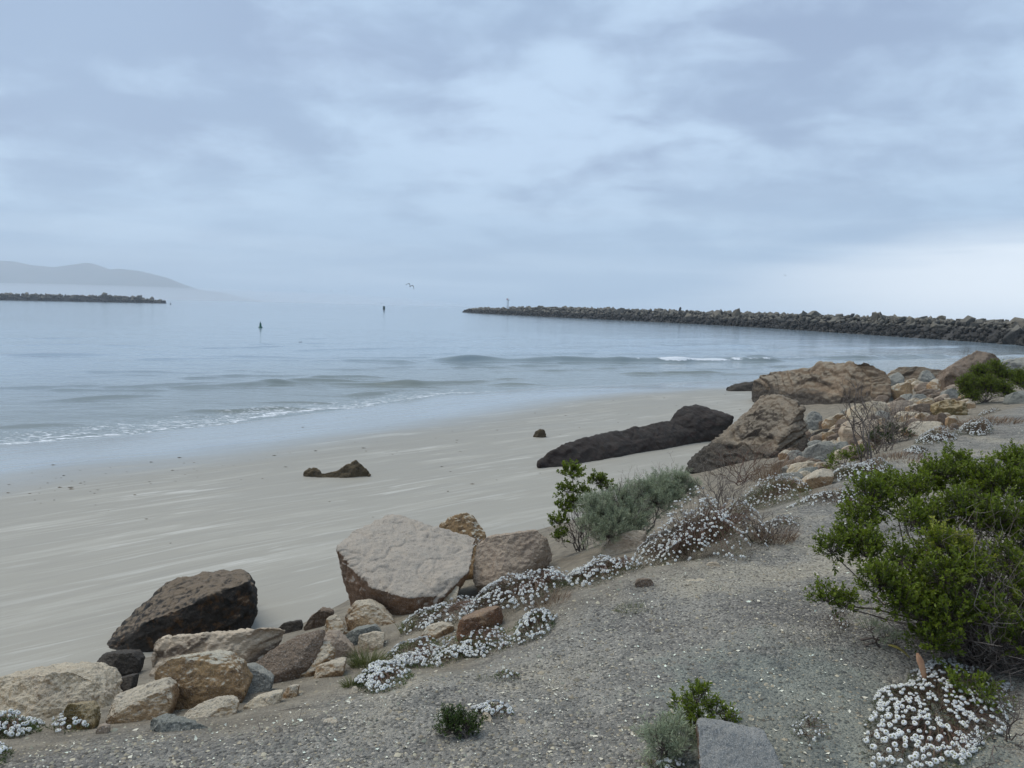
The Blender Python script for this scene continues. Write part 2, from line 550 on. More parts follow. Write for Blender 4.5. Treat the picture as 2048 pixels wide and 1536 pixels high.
def mat_sea():
    m, t = new_mat('sea_water')
    pos = t.n('ShaderNodeNewGeometry').outputs['Position']
    fo = t.n('ShaderNodeAttribute', attribute_name='foam').outputs['Fac']
    sh = t.n('ShaderNodeAttribute', attribute_name='shore').outputs['Fac']
    c = t.mix(t.ramp(sh, -40, 0), rgb(138, 154, 164), rgb(116, 122, 114))
    r1 = t.noise(t.mapping(pos, (0, 0, 0), (0, 0, 0.12), (0.35, 1.0, 1)), 1.6, 5, 0.62, 0.5)
    r2 = t.noise(t.mapping(pos, (4, 2, 0), (0, 0, -0.15), (0.25, 0.8, 1)), 0.22, 4, 0.55, 0.4)
    r3 = t.noise(t.mapping(pos, (4, 2, 0), (0, 0, -0.05), (0.2, 1.0, 1)), 0.03, 3, 0.5)
    n1 = bump(t, r3, 0.05, 6.0)
    n1 = bump(t, r2, 0.17, 0.55, n1)
    n1 = bump(t, r1, 0.34, 0.10, n1)
    # foam: lacy, broken up
    lace = t.n('ShaderNodeTexVoronoi', {'Vector': t.mapping(pos, (0, 0, 0), (0, 0, 0.6), (0.7, 1.3, 1)), 'Scale': 3.2}, feature='DISTANCE_TO_EDGE').outputs[0]
    ln = t.noise(t.mapping(pos, (0, 0, 0), (0, 0, 0.7), (0.6, 1.6, 1)), 3.4, 6, 0.72, 0.6)
    lc = t.math('ADD', ln, t.math('MULTIPLY', lace, -0.55))
    fm = t.ramp(t.math('ADD', fo, lc), 0.96, 1.16)
    wat = t.n('ShaderNodeBsdfPrincipled', {'Base Color': c, 'Roughness': 0.10, 'IOR': 1.333, 'Normal': n1})
    fom = t.n('ShaderNodeBsdfPrincipled', {'Base Color': (0.78, 0.80, 0.82, 1), 'Roughness': 0.7, 'Normal': bump(t, ln, 0.6, 0.06)})
    mx = t.n('ShaderNodeMixShader', {0: t.math('MULTIPLY', fm, 0.92), 1: wat.outputs[0], 2: fom.outputs[0]})
    finish(t, mx.outputs[0])
    return m


sea = grid_obj('sea', np.concatenate([[-8900, -4000, -1800, -900, -500, -300, -200, -140, -100], spaced((-80, -35, 1.2), (-35, 45, 0.35), (45, 110, 1.2)),
                                      [130, 170, 230, 320, 500, 900, 1800, 2950]]),
               np.concatenate([spaced((8, 20, 0.5), (20, 66, 0.14), (66, 100, 0.18), (100, 160, 1.0)),
                               [175, 200, 240, 300, 400, 550, 800, 1200, 2000, 3500, 6000, 10400]]),
               sea_z, mat_sea(), attrs=lambda x, y: {'foam': _cache['sea'][1], 'shore': _cache['sea'][2]},
               keep=lambda x, y: _cache['sea'][2] < 3.0)
tag(sea, kind='structure')


# ------------------------------------------------------------------ hills across the bay
def mat_plain(name, c, rough=0.9, var=None, scale=1.0, bmp=0.0):
    m, t = new_mat(name)
    pos = t.n('ShaderNodeTexCoord').outputs['Object']
    col = (*c, 1)
    nz = t.noise(pos, scale, 5, 0.6)
    if var:
        col = t.mix(t.ramp(nz, 0.35, 0.65), c, var)
    i = {'Base Color': col, 'Roughness': rough}
    if bmp:
        i['Normal'] = bump(t, nz, 0.6, bmp)
    b = t.n('ShaderNodeBsdfPrincipled', i)
    finish(t, b.outputs[0])
    return m


HILL_D = 9000.0
HP = np.array([(-420, 498), (-250, 505), (0, 521), (25, 522), (55, 529), (110, 534), (140, 531), (176, 525), (196, 532), (215, 540), (240, 537),
               (275, 541), (315, 551), (345, 564), (375, 576), (400, 580), (425, 582), (450, 589), (475, 598)], float)
_hp = at(HP[:, 0], HP[:, 1], np.full(len(HP), HILL_D))


def hill_z(x, y):
    ridge = np.interp(x, _hp[:, 0], _hp[:, 2], right=-5)
    v = (y - _hp[0, 1]) / 2000.0
    fall = np.where(v < 0, np.exp(-(v / 0.36) ** 2 * 1.4), np.exp(-(v / 0.5) ** 2))
    spur = 1 + 0.22 * fbm2(x, y, 1 / 600.0, 4, 31.0) * np.clip(-v * 2.2, 0, 1)
    return ridge * fall * spur - 3


hills = grid_obj('hills', np.linspace(_hp[0, 0], _hp[-1, 0] + 30, 170), np.linspace(_hp[0, 1] - 2000, _hp[0, 1] + 1200, 70), hill_z,
                 mat_plain('hill_scrub', (0.07, 0.075, 0.055), 0.95, (0.11, 0.10, 0.075), 0.004))
tag(hills, kind='structure')

# ================================================================== ROCKS
def mat_rock(name, c1, c2, c3, top=None, topamt=0.0, spots=None, spotamt=0.0, scale=1.0, strata=0.0, rough=0.85, dark=None, darkamt=0.0, bmp=1.0,
             low=None, lowz=0.0, under=None, fleck=0.30, tr=(0.35, 0.80)):
    """weathered stone: c1/c2 broad mottling, c3 patches, top = second tone on upward faces, lichen on some stones, spots = speckle,
    low = tide stain below the height lowz"""
    m, t = new_mat(name)
    co = t.n('ShaderNodeTexCoord').outputs['Object']
    rnd = t.n('ShaderNodeObjectInfo').outputs['Random']
    off = t.n('ShaderNodeCombineXYZ', {0: t.math('MULTIPLY', rnd, 37.0), 1: t.math('MULTIPLY', rnd, 11.0), 2: 0.0}).outputs[0]
    p = t.n('ShaderNodeVectorMath', {0: co, 1: off}, operation='ADD').outputs[0]
    if strata:
        p = t.mapping(p, rot=(0.35, 0.25, 0.2), scale=(0.45, 0.8, 3.2))
    a = t.noise(p, 2.2 * scale, 5, 0.6, 0.5)
    b = t.noise(p, 7.0 * scale, 6, 0.68, 0.4)
    f = t.noise(p, 42.0 * scale, 4, 0.7)
    g = t.noise(p, 110.0 * scale, 2, 0.6)
    c = t.mix(t.ramp(a, 0.34, 0.66), c1, c2)
    c = t.mix(t.math('MULTIPLY', t.ramp(b, 0.50, 0.66), 0.8), c, c3)
    if dark:
        c = t.mix(t.math('MULTIPLY', t.ramp(t.noise(p, 4.2 * scale, 5, 0.65, 0.8), 0.54, 0.66), darkamt), c, dark)
    if strata:
        bed = t.n('ShaderNodeAttribute', attribute_name='bed').outputs['Fac']
        bed = t.math('ADD', bed, t.math('MULTIPLY', t.math('SUBTRACT', b, 0.5), 0.5))
        c = t.mix(t.math('MULTIPLY', t.ramp(bed, -0.10, -0.55), 0.85), c, tuple(0.38 * q for q in c3))
        c = t.mix(t.math('MULTIPLY', t.ramp(bed, 0.35, 0.8), 0.45), c, tuple(min(1.25 * q, .8) for q in c2))
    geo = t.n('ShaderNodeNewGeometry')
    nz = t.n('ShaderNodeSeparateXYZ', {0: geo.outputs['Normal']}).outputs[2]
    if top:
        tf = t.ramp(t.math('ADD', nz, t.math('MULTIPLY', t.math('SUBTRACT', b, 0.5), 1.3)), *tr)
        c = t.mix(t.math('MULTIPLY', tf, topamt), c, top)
    if under:
        uf = t.ramp(t.math('ADD', nz, t.math('MULTIPLY', t.math('SUBTRACT', b, 0.5), 1.1)), 0.06, 0.34, 1.0, 0.0)
        c = t.mix(t.math('MULTIPLY', uf, 0.9), c, t.mix(t.ramp(a, 0.4, 0.6), under, tuple(0.55 * q for q in under)))
    if spots:
        c = t.mix(t.math('MULTIPLY', t.ramp(f, 0.60, 0.70), spotamt), c, spots)
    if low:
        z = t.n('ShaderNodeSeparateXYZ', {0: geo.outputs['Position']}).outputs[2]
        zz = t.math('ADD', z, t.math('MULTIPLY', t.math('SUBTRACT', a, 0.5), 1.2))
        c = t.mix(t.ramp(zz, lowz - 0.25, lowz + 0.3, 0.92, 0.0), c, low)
    c = t.mix(t.ramp(f, 0.47, 0.30, 0.0, 0.62), c, (0.045, 0.04, 0.036))  # dark pits of the stone, deepened in the colour to add shade contrast
    c = t.mix(t.math('MULTIPLY', t.ramp(g, 0.52, 0.70), fleck), c, (0.60, 0.57, 0.53))  # pale flecks mixed into the stone's own colour
    c = t.mix(t.math('MULTIPLY', t.ramp(g, 0.46, 0.30), 0.30), c, (0.05, 0.046, 0.042))
    h = t.math('ADD', t.math('MULTIPLY', b, 0.9), t.math('MULTIPLY', f, 0.75))
    h = t.math('ADD', h, t.math('MULTIPLY', g, 0.3))
    bs = t.n('ShaderNodeBsdfPrincipled', {'Base Color': c, 'Roughness': rough, 'Specular IOR Level': 0.3,
                                          'Normal': bump(t, h, 0.75 * bmp, 0.05 / scale)})
    finish(t, bs.outputs[0])
    return m


_rgb = rgb


def rgb(r, g, b):
    q = _rgb(r, g, b)
    return (min(q[0] * 1.04, 0.8), q[1] * 0.99, q[2] * 0.84)


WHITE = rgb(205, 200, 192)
ROCK = {
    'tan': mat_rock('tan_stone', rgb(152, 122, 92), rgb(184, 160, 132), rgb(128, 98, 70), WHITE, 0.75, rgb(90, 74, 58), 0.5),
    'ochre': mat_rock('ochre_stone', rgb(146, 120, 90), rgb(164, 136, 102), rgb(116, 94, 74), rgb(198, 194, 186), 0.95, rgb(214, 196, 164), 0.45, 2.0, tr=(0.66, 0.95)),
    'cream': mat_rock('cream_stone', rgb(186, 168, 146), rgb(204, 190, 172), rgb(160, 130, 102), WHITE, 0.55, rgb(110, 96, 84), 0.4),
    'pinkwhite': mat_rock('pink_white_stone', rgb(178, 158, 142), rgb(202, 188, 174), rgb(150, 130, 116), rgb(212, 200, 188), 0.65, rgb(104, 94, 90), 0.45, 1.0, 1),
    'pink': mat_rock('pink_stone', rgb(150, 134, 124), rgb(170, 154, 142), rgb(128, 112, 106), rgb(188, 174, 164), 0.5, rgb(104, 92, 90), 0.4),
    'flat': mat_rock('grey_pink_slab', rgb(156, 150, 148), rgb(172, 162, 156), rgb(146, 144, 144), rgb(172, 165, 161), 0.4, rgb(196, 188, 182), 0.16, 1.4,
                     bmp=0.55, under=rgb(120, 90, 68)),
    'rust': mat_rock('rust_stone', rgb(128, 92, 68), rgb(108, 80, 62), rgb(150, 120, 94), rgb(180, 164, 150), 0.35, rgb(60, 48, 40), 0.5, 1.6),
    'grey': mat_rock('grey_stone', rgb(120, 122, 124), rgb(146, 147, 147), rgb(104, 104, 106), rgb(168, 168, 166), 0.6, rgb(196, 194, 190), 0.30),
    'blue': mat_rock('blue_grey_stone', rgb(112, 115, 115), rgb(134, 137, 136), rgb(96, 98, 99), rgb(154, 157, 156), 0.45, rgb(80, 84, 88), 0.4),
    'granite': mat_rock('pale_granite', rgb(128, 130, 136), rgb(146, 148, 154), rgb(116, 118, 124), rgb(150, 152, 156), 0.5, rgb(206, 206, 206), 0.6, 2.2, fleck=0.6, under=rgb(120, 92, 68)),
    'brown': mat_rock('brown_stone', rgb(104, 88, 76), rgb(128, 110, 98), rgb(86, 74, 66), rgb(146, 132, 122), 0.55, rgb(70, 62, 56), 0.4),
    'dark': mat_rock('dark_stone', rgb(46, 42, 38), rgb(62, 54, 48), rgb(34, 32, 30), rgb(84, 78, 74), 0.5, rgb(100, 92, 84), 0.18, rough=0.7, fleck=0.08),
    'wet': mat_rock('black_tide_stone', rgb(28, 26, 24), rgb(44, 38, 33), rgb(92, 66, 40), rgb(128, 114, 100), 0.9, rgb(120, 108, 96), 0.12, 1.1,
                    0, 0.62, rgb(26, 24, 22), 0.9, 1.0, fleck=0.05, tr=(0.66, 1.0)),
    'slab': mat_rock('black_brown_slab', rgb(46, 42, 40), rgb(64, 56, 54), rgb(72, 52, 48), rgb(76, 70, 68), 0.45, rgb(108, 100, 92), 0.18, 0.55, 1, 0.75, fleck=0.06),
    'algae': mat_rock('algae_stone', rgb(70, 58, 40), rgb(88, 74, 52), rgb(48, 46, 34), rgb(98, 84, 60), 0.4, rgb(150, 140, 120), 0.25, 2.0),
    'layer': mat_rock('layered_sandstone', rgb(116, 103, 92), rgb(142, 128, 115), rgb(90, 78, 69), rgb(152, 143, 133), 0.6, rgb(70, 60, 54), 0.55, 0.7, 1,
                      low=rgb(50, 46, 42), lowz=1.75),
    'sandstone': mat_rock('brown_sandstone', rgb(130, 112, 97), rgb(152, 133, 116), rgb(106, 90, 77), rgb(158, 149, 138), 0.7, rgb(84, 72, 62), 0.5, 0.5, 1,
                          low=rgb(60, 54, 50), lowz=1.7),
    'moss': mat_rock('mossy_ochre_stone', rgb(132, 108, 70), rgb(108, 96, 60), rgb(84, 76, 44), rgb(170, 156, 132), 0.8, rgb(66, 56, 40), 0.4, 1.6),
}

_pend = []      # rocks waiting for the voxel pass


def hull_mesh(groups):
    """joined convex hulls of point groups as raw verts/faces"""
    V, Fc = [], []
    for pts in groups:
        bm = bmesh.new()
        for q in pts:
            bm.verts.new(q)
        r = bmesh.ops.convex_hull(bm, input=bm.verts)
        junk = [e for e in r['geom_interior'] if isinstance(e, bmesh.types.BMVert)]
        bmesh.ops.delete(bm, geom=junk, context='VERTS')
        bm.verts.index_update()
        o = len(V)
        V += [tuple(v.co) for v in bm.verts]
        Fc += [[v.index + o for v in f.verts] for f in bm.faces]
        bm.free()
    return V, Fc


def rock(label, mat, outlines, base, lean=0.6, thick=0.8, bulge=0.16, rough=0.022, strata=0.0, group=None, name='boulder', cat='boulder',
         smooth=1, seed=None, res=2.8, sink=True, dz=0.0, crag=0.0, cuts=9):
    """outlines: list of outlines, each a list of (px, py[, depth offset m]); base: pixel(s) where it meets the ground"""
    sd = seed if seed is not None else len(_pend) * 13 + 5
    r = random.Random(sd)
    if isinstance(outlines[0][0], (int, float)):
        outlines = [outlines]
    if isinstance(base, dict):
        bx, bd = list(base.keys()), list(base.values())
    elif isinstance(base, (int, float)):
        bx, bd = [0.0, 2048.0], [float(base)] * 2
    else:
        if isinstance(base[0], (int, float)):
            base = [base]
        hp = [hit(*b) for b in base]
        bx, bd = [b[0] for b in base], [depth_of(h) for h in hp]
    groups = []
    allp = np.array([(q[0], q[1]) for o in outlines for q in o], float)
    ymax = allp[:, 1].max()
    for o in outlines:
        px = np.array([q[0] for q in o], float)
        py = np.array([q[1] for q in o], float)
        D = np.interp(px, bx, bd)
        off = np.array([(q[2] if len(q) > 2 else lean * (ymax - q[1]) / F_PX * d) for q, d in zip(o, D)])
        P = at(px, py, D + off)
        w_ = (px.max() - px.min()) / F_PX * D.mean()
        hgt = (py.max() - py.min()) / F_PX * D.mean()
        T = thick * min(w_, max(hgt * 1.6, 0.5 * w_))
        c = P.mean(0)
        pts = [tuple(q) for q in P]
        back = c + (P - c) * 0.72 + _F * T
        back[:, 2] -= 0.15 * hgt
        pts += [tuple(q) for q in back]
        if bulge:
            for k in range(4):
                i, j = r.randrange(len(P)), r.randrange(len(P))
                q = c * 0.45 + P[i] * 0.275 + P[j] * 0.275
                pts.append(tuple(q - _F * bulge * min(w_, hgt * 1.4) * r.uniform(0.5, 1.0)))
        groups.append(pts)
    allpts = np.array([q for g in groups for q in g])
    ctr = allpts.mean(0)
    gz = float(ground(np.array([ctr[0]]), np.array([ctr[1]]))[0])
    if sink:
        for g in groups:
            A = np.array(g)
            c = A.mean(0)
            B = c + (A - c) * 0.7
            gB = ground(B[:, 0], B[:, 1])
            low = A[:, 2].min()
            B[:, 2] = np.minimum(gB - 0.06, low)
            g += [tuple(q) for q in B]
    V, Fc = hull_mesh(groups)
    V = np.array(V)
    vox = res * float(np.mean(bd if len(bd) else [5])) / F_PX
    _pend.append(dict(V=V, F=Fc, vox=vox, label=label, mat=mat, group=group, name=name, cat=cat, rough=rough, strata=strata, smooth=smooth,
                      seed=sd, loc=(float(ctr[0]), float(ctr[1]), gz), crag=crag, cuts=cuts, size=float(np.ptp(V, axis=0).max())))


def finish_rocks():
    tmp = []
    for d in _pend:
        me = bpy.data.meshes.new('raw')
        me.from_pydata((d['V'] - np.array(d['loc'])).tolist(), [], d['F'])
        o = bpy.data.objects.new(d['name'], me)
        COL.objects.link(o)
        md = o.modifiers.new('r', 'REMESH')
        md.mode = 'VOXEL'
        md.voxel_size = d['vox']
        tmp.append(o)
    dg = bpy.context.evaluated_depsgraph_get()
    dg.update()
    tot = 0
    for o, d in zip(tmp, _pend):
        me = bpy.data.meshes.new_from_object(o.evaluated_get(dg))
        o.modifiers.clear()
        old = o.data
        o.data = me
        bpy.data.meshes.remove(old)
        me.name = d['name']
        n = len(me.vertices)
        co = np.empty(n * 3, np.float32)
        me.vertices.foreach_get('co', co)
        co = co.reshape(n, 3).astype(float)
        ed = np.empty(len(me.edges) * 2, np.int32)
        me.edges.foreach_get('vertices', ed)
        ed = ed.reshape(-1, 2)
        deg = np.bincount(ed.ravel(), minlength=n).clip(1)[:, None]

        def lap(c):
            s = np.zeros_like(c)
            np.add.at(s, ed[:, 0], c[ed[:, 1]])
            np.add.at(s, ed[:, 1], c[ed[:, 0]])
            return s / deg
        for _ in range(d['smooth']):
            co = co * 0.45 + lap(co) * 0.55
        me.vertices.foreach_set('co', co.astype(np.float32).ravel())
        me.update()
        nr = np.empty(n * 3, np.float32)
        me.vertex_normals.foreach_get('vector', nr)
        nr = nr.reshape(n, 3).astype(float)
        S = d['size']
        # split faces: slice flats into the sides that face the beach path and the sky
        rg = np.random.default_rng(d['seed'])
        for _ in range(d['cuts']):
            nn = rg.normal(size=3)
            nn[0] *= 0.6
            nn[1] = -abs(nn[1]) * 0.6 - 0.9
            nn[2] = abs(nn[2]) * 0.9
            nn /= np.linalg.norm(nn)
            pr = co @ nn
            lim = pr.min() + (pr.max() - pr.min()) * rg.uniform(0.82, 0.96)
            over = np.maximum(pr - lim, 0) * 0.92
            co = co - over[:, None] * nn
        me.vertices.foreach_set('co', co.astype(np.float32).ravel())
        me.update()
        me.vertex_normals.foreach_get('vector', nrf := np.empty(n * 3, np.float32))
        nr = nrf.reshape(n, 3).astype(float)
        q = co / S + d['seed'] * 1.37
        big = fbm(q * 3.2, 3)
        ridg = 1 - np.abs(fbm(q * 6.0 + 5, 3))
        fine = fbm(q * 22 + 9, 3)
        h = d['rough'] * S * (0.5 * big + 0.6 * (ridg - 0.6) + 0.4 * fine + 0.22 * fbm(q * 55, 2))
        if d['crag']:
            k = np.abs(fbm(q * 4.3 + 31, 3))
            h -= d['crag'] * S * np.exp(-(k / 0.07) ** 2)
        if d['strata']:
            amp, wl = d['strata']
            zb = co[:, 2] - 0.38 * co[:, 0] - 0.15 * co[:, 1] + 0.25 * S / 4 * fbm(co / S * 2.5 + 3, 2)
            sv = np.stack([co[:, 0] * 0.22 / wl, co[:, 1] * 0.22 / wl, zb / wl], 1)
            st = fbm(sv + d['seed'], 3)
            ph = zb / wl + 0.55 * fbm(np.stack([co[:, 0], co[:, 1], zb], 1) * 0.35 / wl + 40, 2) + 0.25 * st
            fl = np.floor(ph)
            bw = _hash(fl.astype(np.int64), np.full(n, d['seed']), np.full(n, 3))        # every bed stands out by its own amount
            saw = ph - fl
            ledge = (0.35 + 0.9 * bw) * np.where(saw < 0.16, saw / 0.16, 1.0 - 0.75 * (saw - 0.16) / 0.84) - 0.45
            pits = fbm(np.stack([co[:, 0] * 1.1 / wl, co[:, 1] * 1.1 / wl, zb * 1.9 / wl], 1) * 0.7 + 40, 3)
            bed = vnoise(np.stack([co[:, 0] * 0.1 / wl, co[:, 1] * 0.1 / wl, zb * 1.6 / wl], 1) + 77) + 0.5 * vnoise(np.stack([co[:, 0] * 0.4 / wl, co[:, 1] * 0.4 / wl, zb * 4.0 / wl], 1) + 7)
            ba = me.attributes.new('bed', 'FLOAT', 'POINT')
            ba.data.foreach_set('value', bed.astype(np.float32))
            h += amp * (ledge + 0.35 * st - 0.9 * np.clip(pits - 0.3, 0, 1))
        co = co + nr * h[:, None]
        me.vertices.foreach_set('co', co.astype(np.float32).ravel())
        me.polygons.foreach_set('use_smooth', np.ones(len(me.polygons), bool))
        me.materials.clear()
        me.materials.append(ROCK[d['mat']])
        me.update()
        o.location = d['loc']
        tag(o, d['label'], d['cat'], d['group'])
        tot += len(me.polygons)
    print('rock quads', tot)


# ---- beach
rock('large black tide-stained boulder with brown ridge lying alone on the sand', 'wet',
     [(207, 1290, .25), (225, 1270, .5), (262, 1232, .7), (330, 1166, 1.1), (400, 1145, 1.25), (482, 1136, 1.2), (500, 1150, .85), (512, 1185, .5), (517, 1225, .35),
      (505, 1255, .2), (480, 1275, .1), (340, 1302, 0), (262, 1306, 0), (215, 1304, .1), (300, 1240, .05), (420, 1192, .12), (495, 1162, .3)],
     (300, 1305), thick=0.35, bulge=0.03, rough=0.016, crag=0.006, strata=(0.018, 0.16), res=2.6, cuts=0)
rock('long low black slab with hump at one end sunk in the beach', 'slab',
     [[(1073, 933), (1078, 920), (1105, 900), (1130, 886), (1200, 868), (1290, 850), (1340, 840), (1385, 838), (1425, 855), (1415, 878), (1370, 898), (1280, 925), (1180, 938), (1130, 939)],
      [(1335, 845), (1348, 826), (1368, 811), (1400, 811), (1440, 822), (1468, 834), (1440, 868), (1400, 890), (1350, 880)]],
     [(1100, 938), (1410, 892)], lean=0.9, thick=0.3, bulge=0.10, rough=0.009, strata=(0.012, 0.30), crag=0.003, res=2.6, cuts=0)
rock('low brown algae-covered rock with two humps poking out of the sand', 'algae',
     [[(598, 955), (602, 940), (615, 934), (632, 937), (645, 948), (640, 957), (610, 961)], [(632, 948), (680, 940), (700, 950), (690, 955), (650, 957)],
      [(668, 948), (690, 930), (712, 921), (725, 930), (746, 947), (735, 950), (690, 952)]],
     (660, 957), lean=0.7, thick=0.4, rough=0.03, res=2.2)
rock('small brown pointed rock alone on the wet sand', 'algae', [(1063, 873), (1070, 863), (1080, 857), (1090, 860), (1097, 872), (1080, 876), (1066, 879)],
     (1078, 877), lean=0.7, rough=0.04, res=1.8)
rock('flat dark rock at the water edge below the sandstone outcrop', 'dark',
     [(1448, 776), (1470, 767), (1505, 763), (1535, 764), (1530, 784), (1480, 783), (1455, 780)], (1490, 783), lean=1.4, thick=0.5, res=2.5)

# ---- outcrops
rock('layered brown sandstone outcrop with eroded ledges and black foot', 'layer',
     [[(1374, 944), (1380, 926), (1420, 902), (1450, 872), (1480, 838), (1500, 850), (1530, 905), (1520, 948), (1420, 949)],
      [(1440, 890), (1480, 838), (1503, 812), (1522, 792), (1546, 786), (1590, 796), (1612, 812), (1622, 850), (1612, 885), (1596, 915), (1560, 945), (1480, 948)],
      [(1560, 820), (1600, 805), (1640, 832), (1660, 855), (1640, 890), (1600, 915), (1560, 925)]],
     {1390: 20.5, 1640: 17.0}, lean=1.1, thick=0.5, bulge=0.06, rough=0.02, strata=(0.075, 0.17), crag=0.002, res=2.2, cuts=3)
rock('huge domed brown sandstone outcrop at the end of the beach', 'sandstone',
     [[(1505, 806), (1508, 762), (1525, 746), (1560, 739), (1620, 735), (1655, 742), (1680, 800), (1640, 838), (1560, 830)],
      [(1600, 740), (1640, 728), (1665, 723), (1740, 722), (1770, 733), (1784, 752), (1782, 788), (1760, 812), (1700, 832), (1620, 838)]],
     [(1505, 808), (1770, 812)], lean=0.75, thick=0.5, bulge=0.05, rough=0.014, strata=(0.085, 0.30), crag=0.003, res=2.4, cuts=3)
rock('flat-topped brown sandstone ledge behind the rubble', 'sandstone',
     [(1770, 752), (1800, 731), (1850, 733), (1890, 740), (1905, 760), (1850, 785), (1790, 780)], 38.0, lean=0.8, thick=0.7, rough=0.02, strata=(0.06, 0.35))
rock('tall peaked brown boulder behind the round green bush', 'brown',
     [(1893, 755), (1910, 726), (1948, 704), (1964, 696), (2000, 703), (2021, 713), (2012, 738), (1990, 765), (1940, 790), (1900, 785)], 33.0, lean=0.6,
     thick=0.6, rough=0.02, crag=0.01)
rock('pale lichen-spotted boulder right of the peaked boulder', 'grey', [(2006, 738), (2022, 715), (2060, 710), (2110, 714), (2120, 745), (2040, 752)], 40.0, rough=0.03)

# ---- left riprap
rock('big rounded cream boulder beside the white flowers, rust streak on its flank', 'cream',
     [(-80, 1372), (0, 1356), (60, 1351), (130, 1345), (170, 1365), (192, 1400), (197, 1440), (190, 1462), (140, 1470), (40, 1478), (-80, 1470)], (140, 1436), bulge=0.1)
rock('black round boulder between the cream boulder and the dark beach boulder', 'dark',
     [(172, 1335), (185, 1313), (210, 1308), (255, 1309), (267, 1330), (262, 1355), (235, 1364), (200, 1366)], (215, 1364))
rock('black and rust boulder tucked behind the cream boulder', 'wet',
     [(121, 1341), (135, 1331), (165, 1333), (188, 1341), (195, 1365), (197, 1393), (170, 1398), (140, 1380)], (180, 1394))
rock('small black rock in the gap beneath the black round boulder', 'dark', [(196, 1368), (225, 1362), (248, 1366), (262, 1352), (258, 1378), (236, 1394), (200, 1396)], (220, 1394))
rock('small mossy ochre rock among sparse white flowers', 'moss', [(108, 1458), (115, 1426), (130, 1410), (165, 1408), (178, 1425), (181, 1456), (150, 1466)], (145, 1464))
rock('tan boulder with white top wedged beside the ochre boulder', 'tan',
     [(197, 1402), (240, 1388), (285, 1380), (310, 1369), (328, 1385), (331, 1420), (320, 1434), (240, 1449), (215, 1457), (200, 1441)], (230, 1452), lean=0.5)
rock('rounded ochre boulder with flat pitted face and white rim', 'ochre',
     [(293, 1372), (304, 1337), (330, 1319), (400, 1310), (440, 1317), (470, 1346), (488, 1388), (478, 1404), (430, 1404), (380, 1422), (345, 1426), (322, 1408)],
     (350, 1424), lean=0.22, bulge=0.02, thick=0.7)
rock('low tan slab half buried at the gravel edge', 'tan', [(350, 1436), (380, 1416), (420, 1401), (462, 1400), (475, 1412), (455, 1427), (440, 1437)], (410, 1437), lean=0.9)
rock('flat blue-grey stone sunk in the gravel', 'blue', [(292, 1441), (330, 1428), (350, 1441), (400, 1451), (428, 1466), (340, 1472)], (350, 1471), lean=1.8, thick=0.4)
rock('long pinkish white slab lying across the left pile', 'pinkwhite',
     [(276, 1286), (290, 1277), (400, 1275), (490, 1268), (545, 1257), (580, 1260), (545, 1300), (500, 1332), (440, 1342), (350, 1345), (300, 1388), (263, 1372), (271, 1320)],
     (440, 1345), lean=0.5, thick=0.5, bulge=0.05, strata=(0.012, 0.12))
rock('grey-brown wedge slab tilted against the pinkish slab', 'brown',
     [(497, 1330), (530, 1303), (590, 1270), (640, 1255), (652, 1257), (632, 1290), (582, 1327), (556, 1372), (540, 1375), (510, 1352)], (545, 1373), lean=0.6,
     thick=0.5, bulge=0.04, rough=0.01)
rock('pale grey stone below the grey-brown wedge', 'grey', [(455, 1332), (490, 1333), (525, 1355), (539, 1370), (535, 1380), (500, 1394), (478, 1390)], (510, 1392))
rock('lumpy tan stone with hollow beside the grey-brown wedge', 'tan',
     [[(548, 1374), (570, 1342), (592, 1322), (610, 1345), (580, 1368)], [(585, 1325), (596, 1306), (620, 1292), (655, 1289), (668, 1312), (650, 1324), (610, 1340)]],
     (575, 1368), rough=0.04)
rock('pink stone with pale ridge between tan stones', 'pink', [(627, 1276), (650, 1263), (665, 1265), (690, 1290), (708, 1310), (695, 1320), (668, 1312), (645, 1295)], (690, 1318))
rock('knobbly lichen-crusted rock standing up from the left pile', 'tan', [(645, 1245), (660, 1228), (676, 1230), (680, 1250), (694, 1268), (680, 1279), (662, 1268), (648, 1258)], (675, 1277),
     rough=0.05)
rock('dark grey lump behind the lichen-crusted rock', 'brown', [(603, 1258), (615, 1240), (640, 1217), (666, 1223), (655, 1250), (630, 1262)], (625, 1260), rough=0.04)
rock('small flat black rock behind the pinkish slab', 'dark', [(538, 1268), (565, 1246), (600, 1242), (604, 1258), (585, 1272)], (575, 1268))
rock('dark bluish rock against the foot of the big beach boulder', 'dark', [(394, 1278), (420, 1260), (465, 1253), (482, 1262), (480, 1275), (440, 1284)], (440, 1280))
rock('tan wedge stone under the overhang of the big flat boulder', 'tan', [(682, 1230), (705, 1202), (730, 1203), (760, 1220), (790, 1247), (770, 1262), (720, 1264), (690, 1248)], (730, 1262))
rock('blue-grey stone below the tan wedge', 'blue', [(676, 1282), (700, 1262), (750, 1252), (766, 1270), (712, 1302), (690, 1296)], (705, 1300))
rock('blocky cream stone above the grass tuft', 'cream', [(710, 1302), (715, 1271), (740, 1265), (770, 1267), (766, 1300), (730, 1314)], (735, 1312))
rock('tan stone bedded in gravel below the lumpy tan stone', 'tan', [(613, 1368), (626, 1336), (660, 1325), (692, 1322), (684, 1346), (640, 1364)], (650, 1362), lean=1.2)
rock('small tan stone at the foot of the lumpy tan stone', 'tan', [(560, 1392), (575, 1373), (597, 1371), (590, 1390), (572, 1400)], (575, 1398))
rock('pale stone strip bedded along the gravel edge', 'cream', [(475, 1420), (505, 1398), (545, 1388), (565, 1386), (540, 1408), (500, 1425)], (510, 1420), lean=1.5)
rock('reddish chip standing between boulders at the gravel edge', 'pink', [(186, 1466), (198, 1448), (214, 1452), (212, 1464), (198, 1472)], (200, 1470))

